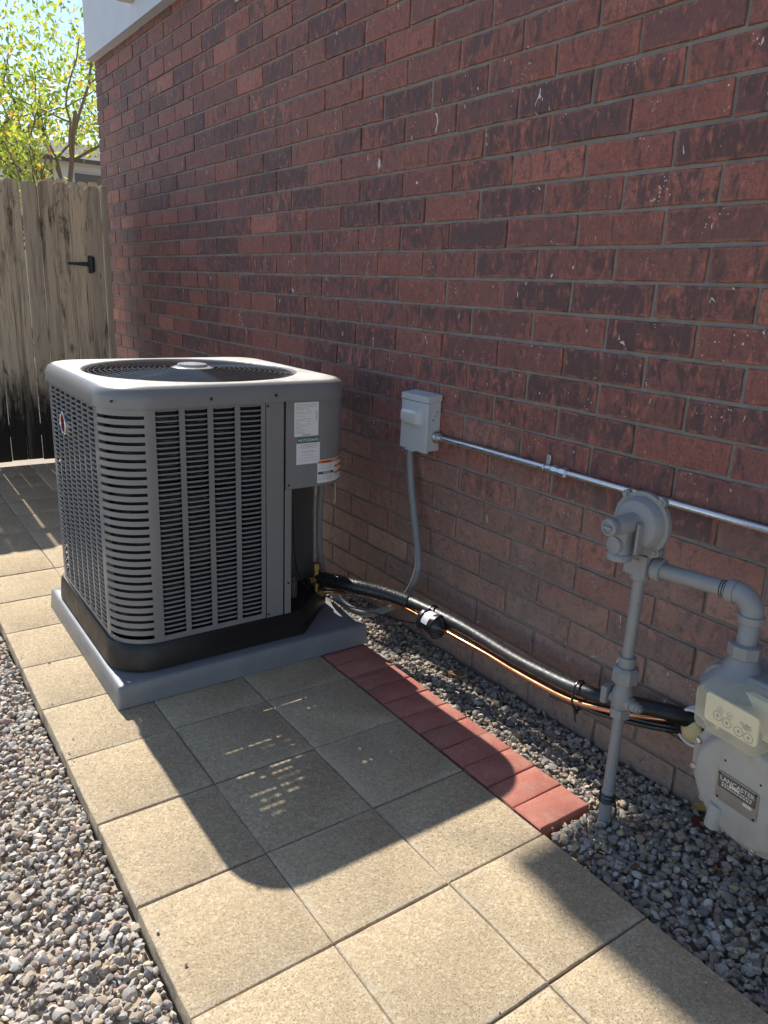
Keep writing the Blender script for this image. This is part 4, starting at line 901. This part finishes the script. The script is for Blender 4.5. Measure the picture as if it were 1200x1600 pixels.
pl_ = faceplate('name_plate', pu - .165, pu + .165, -.185, .055, -.004, .008, 'plate', mt)
faceplate('plate_band', pu - .150, pu + .150, -.075, .040, .008, .0105, 'plate_dark', pl_, .01)
for (u, w) in ((pu - .145, .037), (pu + .145, .037), (pu - .145, -.166), (pu + .145, -.166)): G().lathe(onface(u, w, .006), ax, [(0, .010), (.007, .008)], 8).build('rivet', 'screw', pl_)
lettering('LANCASTER', .05, 'plate_txt', pl_, tuple(onface(pu, .005, .0115)), Q)
g = G(); q = random.Random(9)
for w in (-.035, -.055): 
    u = pu - .12
    while u < pu + .12: l = q.uniform(.008, .022); g.add([onface(u, w, .0113), onface(u + l, w, .0113), onface(u + l, w + .012, .0113), onface(u, w + .012, .0113)], [(0, 1, 2, 3)]); u += l + .007
g.build('plate_print', 'plate_txt', pl_, smooth=0)
faceplate('serial_strip', pu + .055, pu + .125, -.105, -.08, .0085, .0112, 'plate_txt', pl_, .004)
faceplate('serial_strip', pu - .06, pu + .02, -.028, -.012, .0106, .0118, 'plate_txt', pl_, .004)
for (u, w) in ((-.15, .15), (.13, .13)): G().lathe(onface(u, w, -.002), ax, [(0, .009), (.004, .008)], 8).build('rivet', 'screw', mt)
# shoulder casting and pipe boss
g = G(); g.lathe((EXX, EYY, 1.88), (0, 0, -1), [(0, .085), (.03, .10), (.10, .13), (.16, .19), (.26, .25)], 24); g.lathe((EXX, EYY - .70, 1.88), (0, 0, -1), [(0, .085), (.03, .10), (.10, .13), (.16, .19), (.26, .25)], 24); g.build('pipe_boss', 'gas', mt, smooth=40)
g = G(); p = rrect(EYY - .92, EYY + .22, 1.45, 1.78, .14, 6); g.rows([[(x, y, z) for y, z in p] for x in (EXX - .10, EXX + .30)], True, True, True); g.build('shoulder', 'gas', mt, bevel=.02)
g = G(); g.obox(MC + hz * .44 + ax * .03 - hx * .04, hx, ax, hz, .11, .07, .10); g.build('neck', 'meter', mt, bevel=.02)
G().lathe((3.63, -5.03, .66), (.05, .12, -1), [(-.06, .065), (.0, .065), (.15, .06), (.155, .045)], 18).build('foot_stub', 'meter', mt)
# index box: translucent cover, dial plate
def oncov(u, w, d): return MC + ax * d + hx * u + hz * w
cu0, cu1, cw0, cw1 = -.325, .165, .475, .80
g = G(); rows = []
def covring(i, d, top=.0): 
    p = rrect(cu0 + i, cu1 - i, cw0 + i, cw1 - i, .05, 5); return [oncov(x, y + top * (1 - ((x + .05) / .25) ** 2) * (1 if y > .6 else 0), d) for x, y in p]
ckw = .035
g.rows([covring(-.02, .02, ckw), covring(-.01, .10, ckw), covring(0, .26, ckw), covring(.018, .285, ckw), covring(.05, .292, ckw)], True, False, True); g.build('index_cover', 'cover', mt, smooth=50)
p = rrect(cu0 + .045, cu1 - .04, cw0 + .045, cw1 - .06, .03, 4); g = G(); g.rows([[oncov(x, y, .20) for x, y in p], [oncov(x, y, .215) for x, y in p]], True, True, True); dp = g.build('dial_plate', 'dial', mt, smooth=0)
for (u, w, r0) in ((-.175, .60, .036), (-.10, .585, .036), (-.01, .572, .036), (.065, .565, .036), (-.16, .655, .024), (-.085, .65, .024)):
    g = G(); c = oncov(u, w, .219); g.rows([[c + r_ * (hx * math.cos(t) + hz * math.sin(t)) for t in np.linspace(0, 2 * math.pi, 24, endpoint=False)] for r_ in (r0, r0 * .86)], True); g.rows([[c + r_ * (hx * math.cos(t) + hz * math.sin(t)) for t in np.linspace(0, 2 * math.pi, 12, endpoint=False)] for r_ in (r0 * .3, r0 * .02)], True)
    g.build('dial', 'dialink', dp, smooth=0)
lettering('CUBIC', .03, 'dialink', dp, tuple(oncov(.04, .645, .22)), Q); lettering('FEET', .03, 'dialink', dp, tuple(oncov(.045, .62, .22)), Q)
g = G(); g.rows([[oncov(x, y, d) for x, y in rrect(cu0 + .02, cu1 - .02, cw0 + .02, cw1 - .02, .04, 4)] for d in (.02, .07)], True, True, True); g.build('index_body', 'dial', mt, smooth=0)

# ------------------------------------------------------------------ timber fence with gate hardware
FY = 11.15
fence = empty('wooden_fence', (0, FY, 0), 'weathered dog-eared wooden fence with blackened lower boards at the end of the patio', 'fence')
def picket(w, h, seed):
    r = random.Random(seed); c = .07; t = .028
    pr = [(-w / 2, 0), (w / 2, 0), (w / 2, h * .35), (w / 2, h * .7), (w / 2, h - c), (w / 2 - c * .9, h), (-w / 2 + c * .9, h), (-w / 2, h - c), (-w / 2, h * .7), (-w / 2, h * .35)]
    pr = [(x + (r.uniform(-.007, .007) if 0 < z < h - c else 0), z) for x, z in pr]
    g = G(); n = len(pr); g.add([(x, -t, z) for x, z in pr] + [(x, t, z) for x, z in pr], [tuple(range(n)), tuple(range(n, 2 * n))[::-1]] + [(i, (i + 1) % n, n + (i + 1) % n, n + i) for i in range(n)]); return g.mesh('picket', smooth=0)
pks = [picket(.3195, 5.98, i) for i in range(6)]
x = 3.79; k = 0
while x > -7:
    q = random.Random(k * 7 + 3)
    link('picket', pks[k % 6], 'wood', fence, (x, FY + q.uniform(-.022, .022), .085 + q.uniform(-.03, .03)), rot=(q.uniform(-.003, .003), q.uniform(-.004, .004), q.uniform(-.05, .05)), bevel=.013, seg=1)
    x -= .323 + q.choice((0, .002, .005, .008)); k += 1
for z in (.75, 2.92, 5.25): G().box(-7, 3.90, FY + .045, FY + .17, z - .13, z + .13).build('rail', 'wood', fence, bevel=.01)
for xx in (-5.2, 0.2): G().box(xx, xx + .3, FY + .18, FY + .48, -.3, 5.9).build('post', 'wood', fence, bevel=.01)
G().prism_x([(FY - .12, .1), (FY + .25, .1), (FY + .25, 6.0), (FY + .2, 6.1), (FY - .05, 6.1), (FY - .12, 6.02)], 3.985, 4.085).build('gate_post', 'wood_new', fence, bevel=.008)
h = G(); h.box(3.605, 3.655, FY - .08, FY - .030, 4.24, 4.62); h.add([(3.60, FY - .085, 4.39), (3.60, FY - .085, 4.48), (3.17, FY - .075, 4.455), (3.17, FY - .075, 4.41), (3.60, FY - .03, 4.39), (3.60, FY - .03, 4.48), (3.17, FY - .03, 4.455), (3.17, FY - .03, 4.41)], [(0, 1, 2, 3), (4, 7, 6, 5), (0, 4, 5, 1), (1, 5, 6, 2), (2, 6, 7, 3), (3, 7, 4, 0)])
h.lathe((3.675, FY - .07, 4.25), (0, 0, 1), [(0, .03), (.36, .03)], 10); h.box(3.685, 3.75, FY - .062, FY - .03, 4.28, 4.60); h.build('strap_hinge', 'iron', fence, bevel=.004)

# ------------------------------------------------------------------ beyond the fence
def tree(loc, hgt, crown_c, crown_r, nleaf, seed, label, group):
    r = np.random.default_rng(seed); rt = empty('leafy_tree', loc, label, 'tree', group); g = G(); tips = []
    L = V(*loc)
    def limb(p, d, ln_, rad, dep):
        pts = [p]; q = p.copy()
        for k in range(4): d = d + r.normal(size=3) * .12; d = d / np.linalg.norm(d); q = q + d * ln_ / 4; pts.append(q.copy())
        g.tube(pts, [rad, rad * .62], 7)
        if dep >= 2: tips.extend(pts[2:])
        if dep < 3:
            for _ in range(3 if dep < 2 else 2):
                e = d + r.normal(size=3) * (.5 if dep else .42); e[2] += .12; e /= np.linalg.norm(e); limb(pts[r.integers(2, 5)], e, ln_ * r.uniform(.55, .8), rad * .55, dep + 1)
    for a in range(3): d = V(r.normal() * .22, r.normal() * .22, 1); limb(L + V(r.normal() * .3, r.normal() * .3, 0), d / np.linalg.norm(d), hgt * .42, hgt * .012, 0)
    g.build('trunk', 'bark', rt, smooth=60)
    C_, Rr = V(*crown_c), V(*crown_r); vs, fs = [], []
    T = np.array(tips); clumps = T[r.integers(len(T), size=nleaf // 14)] + r.normal(size=(nleaf // 14, 3)) * .5
    sph = r.normal(size=(nleaf // 22, 3)); sph /= np.linalg.norm(sph, axis=1)[:, None]; sph = C_ + sph * Rr * (r.uniform(.25, 1, (len(sph), 1)) ** .5)
    clumps = np.concatenate([clumps, sph]); s_ = hgt * .0105
    for i in range(nleaf):
        c = clumps[r.integers(len(clumps))] + r.normal(size=3) * hgt * .026; sz = s_ * r.uniform(.6, 1.3)
        if c[2] < 10.3 and c[0] > 7.3: continue
        u = r.normal(size=3); u[2] -= .4; u /= np.linalg.norm(u); w = np.cross(u, r.normal(size=3)); w /= np.linalg.norm(w); n_ = np.cross(u, w)
        o = len(vs); vs += [c, c + u * sz * .7 + w * sz * .42 + n_ * sz * .12, c + u * sz * 1.7, c + u * sz * .7 - w * sz * .42 + n_ * sz * .12]; fs += [(o, o + 1, o + 2, o + 3)]
    gg = G(); gg.v = vs; gg.f = fs; me = bpy.data.meshes.new('crown'); me.from_pydata([tuple((np.asarray(v) - L) * FT) for v in vs], [], fs); me.update()
    tag(link('crown', me, 'leaf', rt, (0, 0, 0)), kind='stuff'); return rt
tree((8.75, 36, -.2), 19, (8.6, 36, 12.8), (4.4, 3.4, 5.6), 5600, 5, 'yellow-green tree with forked grey trunks behind the fence', 'trees beyond the fence')
tree((4.6, 41, -.2), 19, (5.0, 41, 12), (4.0, 3.5, 5.5), 5200, 12, 'yellow-green tree whose crown rises at the left edge behind the fence', 'trees beyond the fence')
nh = empty('neighbour_house', (16, 46, 0), 'pale house with grey roof glimpsed through the tree behind the fence', 'house')
G().box(8.5, 30, 46, 60, -.2, 11.1).build('wall', 'siding', nh, smooth=0)
G().add([(7.5, 45, 11.0), (31, 45, 11.0), (31, 53, 13), (7.5, 53, 13), (31, 61, 11.0), (7.5, 61, 11.0), (7.5, 45, 10.75), (31, 45, 10.75)], [(0, 1, 2, 3), (3, 2, 4, 5), (6, 7, 1, 0), (0, 3, 5), (1, 4, 2)]).build('roof', 'roof', nh, smooth=0)
wd = G().box(12.0, 14.0, 45.93, 45.99, 8.0, 10.4).build('window', 'fascia', nh, smooth=0); G().box(12.15, 13.85, 45.90, 45.925, 8.15, 10.25).build('pane', 'glass', wd, smooth=0)
nf = empty('far_fence', (6, 18.4, 0), 'short run of grey pickets showing above the timber fence by the house corner', 'fence')
pf = picket(.30, 7.0, 77)
for k in range(12): link('picket', pf, 'wood_grey', nf, (4.5 + k * .32, 18.4, -.1 + .03 * math.sin(k * 2.1)))

# ------------------------------------------------------------------ litter on the gravel
def dry_leaf(x, y, z, s, mat, label, seed, rz):
    r = random.Random(seed); g = G(); n = 9; rows = []
    for i in range(n):
        t = i / (n - 1); w = s * .42 * math.sin(math.pi * min(t * 1.02, 1)) ** .8 * (1 + .18 * math.sin(i * 2.4)) + .002
        zz = .35 * s * (t - .5) ** 2 + r.uniform(-.01, .01) * s
        rows.append([((t - .5) * s, -w, zz + .30 * w), ((t - .5) * s, -w * .5, zz + .06 * w), ((t - .5) * s, 0, zz - .03 * s), ((t - .5) * s, w * .5, zz + .07 * w), ((t - .5) * s, w, zz + .36 * w)])
    g.rows(rows, False); me = g.mesh('fallen_leaf', smooth=60); o = link('fallen_leaf', me, mat, None, (x, y, z), rot=(r.uniform(-.3, .3), r.uniform(-.35, .35), rz))
    sm = o.modifiers.new('thickness', 'SOLIDIFY'); sm.thickness = .0006; return tag(o, label, 'leaf')
dry_leaf(3.87, -4.93, -.07, .20, 'dryleaf', 'curled tan leaf on the gravel nearest the camera', 1, .5)
dry_leaf(4.30, -4.57, -.07, .16, 'redleaf', 'dark red leaf on the gravel under the gas meter', 2, .2)
dry_leaf(4.44, -4.50, -.02, .20, 'yellowleaf', 'yellow-brown leaf leaning against the brick wall by the gas meter', 3, 1.4)
dry_leaf(4.18, -1.50, -.07, .20, 'dryleaf', 'brown leaf on the gravel under the copper tube', 4, -.9)
dry_leaf(3.42, -4.62, -.08, .12, 'dryleaf', 'small brown leaf on the gravel beside the paver edge', 6, 2.2)
tw = G(); q = random.Random(5)
for k in range(26):
    x, y = q.uniform(3.72, 4.25), q.uniform(-2.9, -.5); a = q.uniform(0, 6.28); l = q.uniform(.06, .16); z = -.075 + q.uniform(0, .03)
    tw.tube([(x, y, z), (x + l * .5 * math.cos(a), y + l * .5 * math.sin(a), z + .012), (x + l * math.cos(a + .2), y + l * math.sin(a + .2), z - .006)], .0045, 4)
tag(tw.build('dry_stems', 'straw'), 'pale dry stems scattered over the gravel strip by the wall', 'plant litter', kind='stuff')
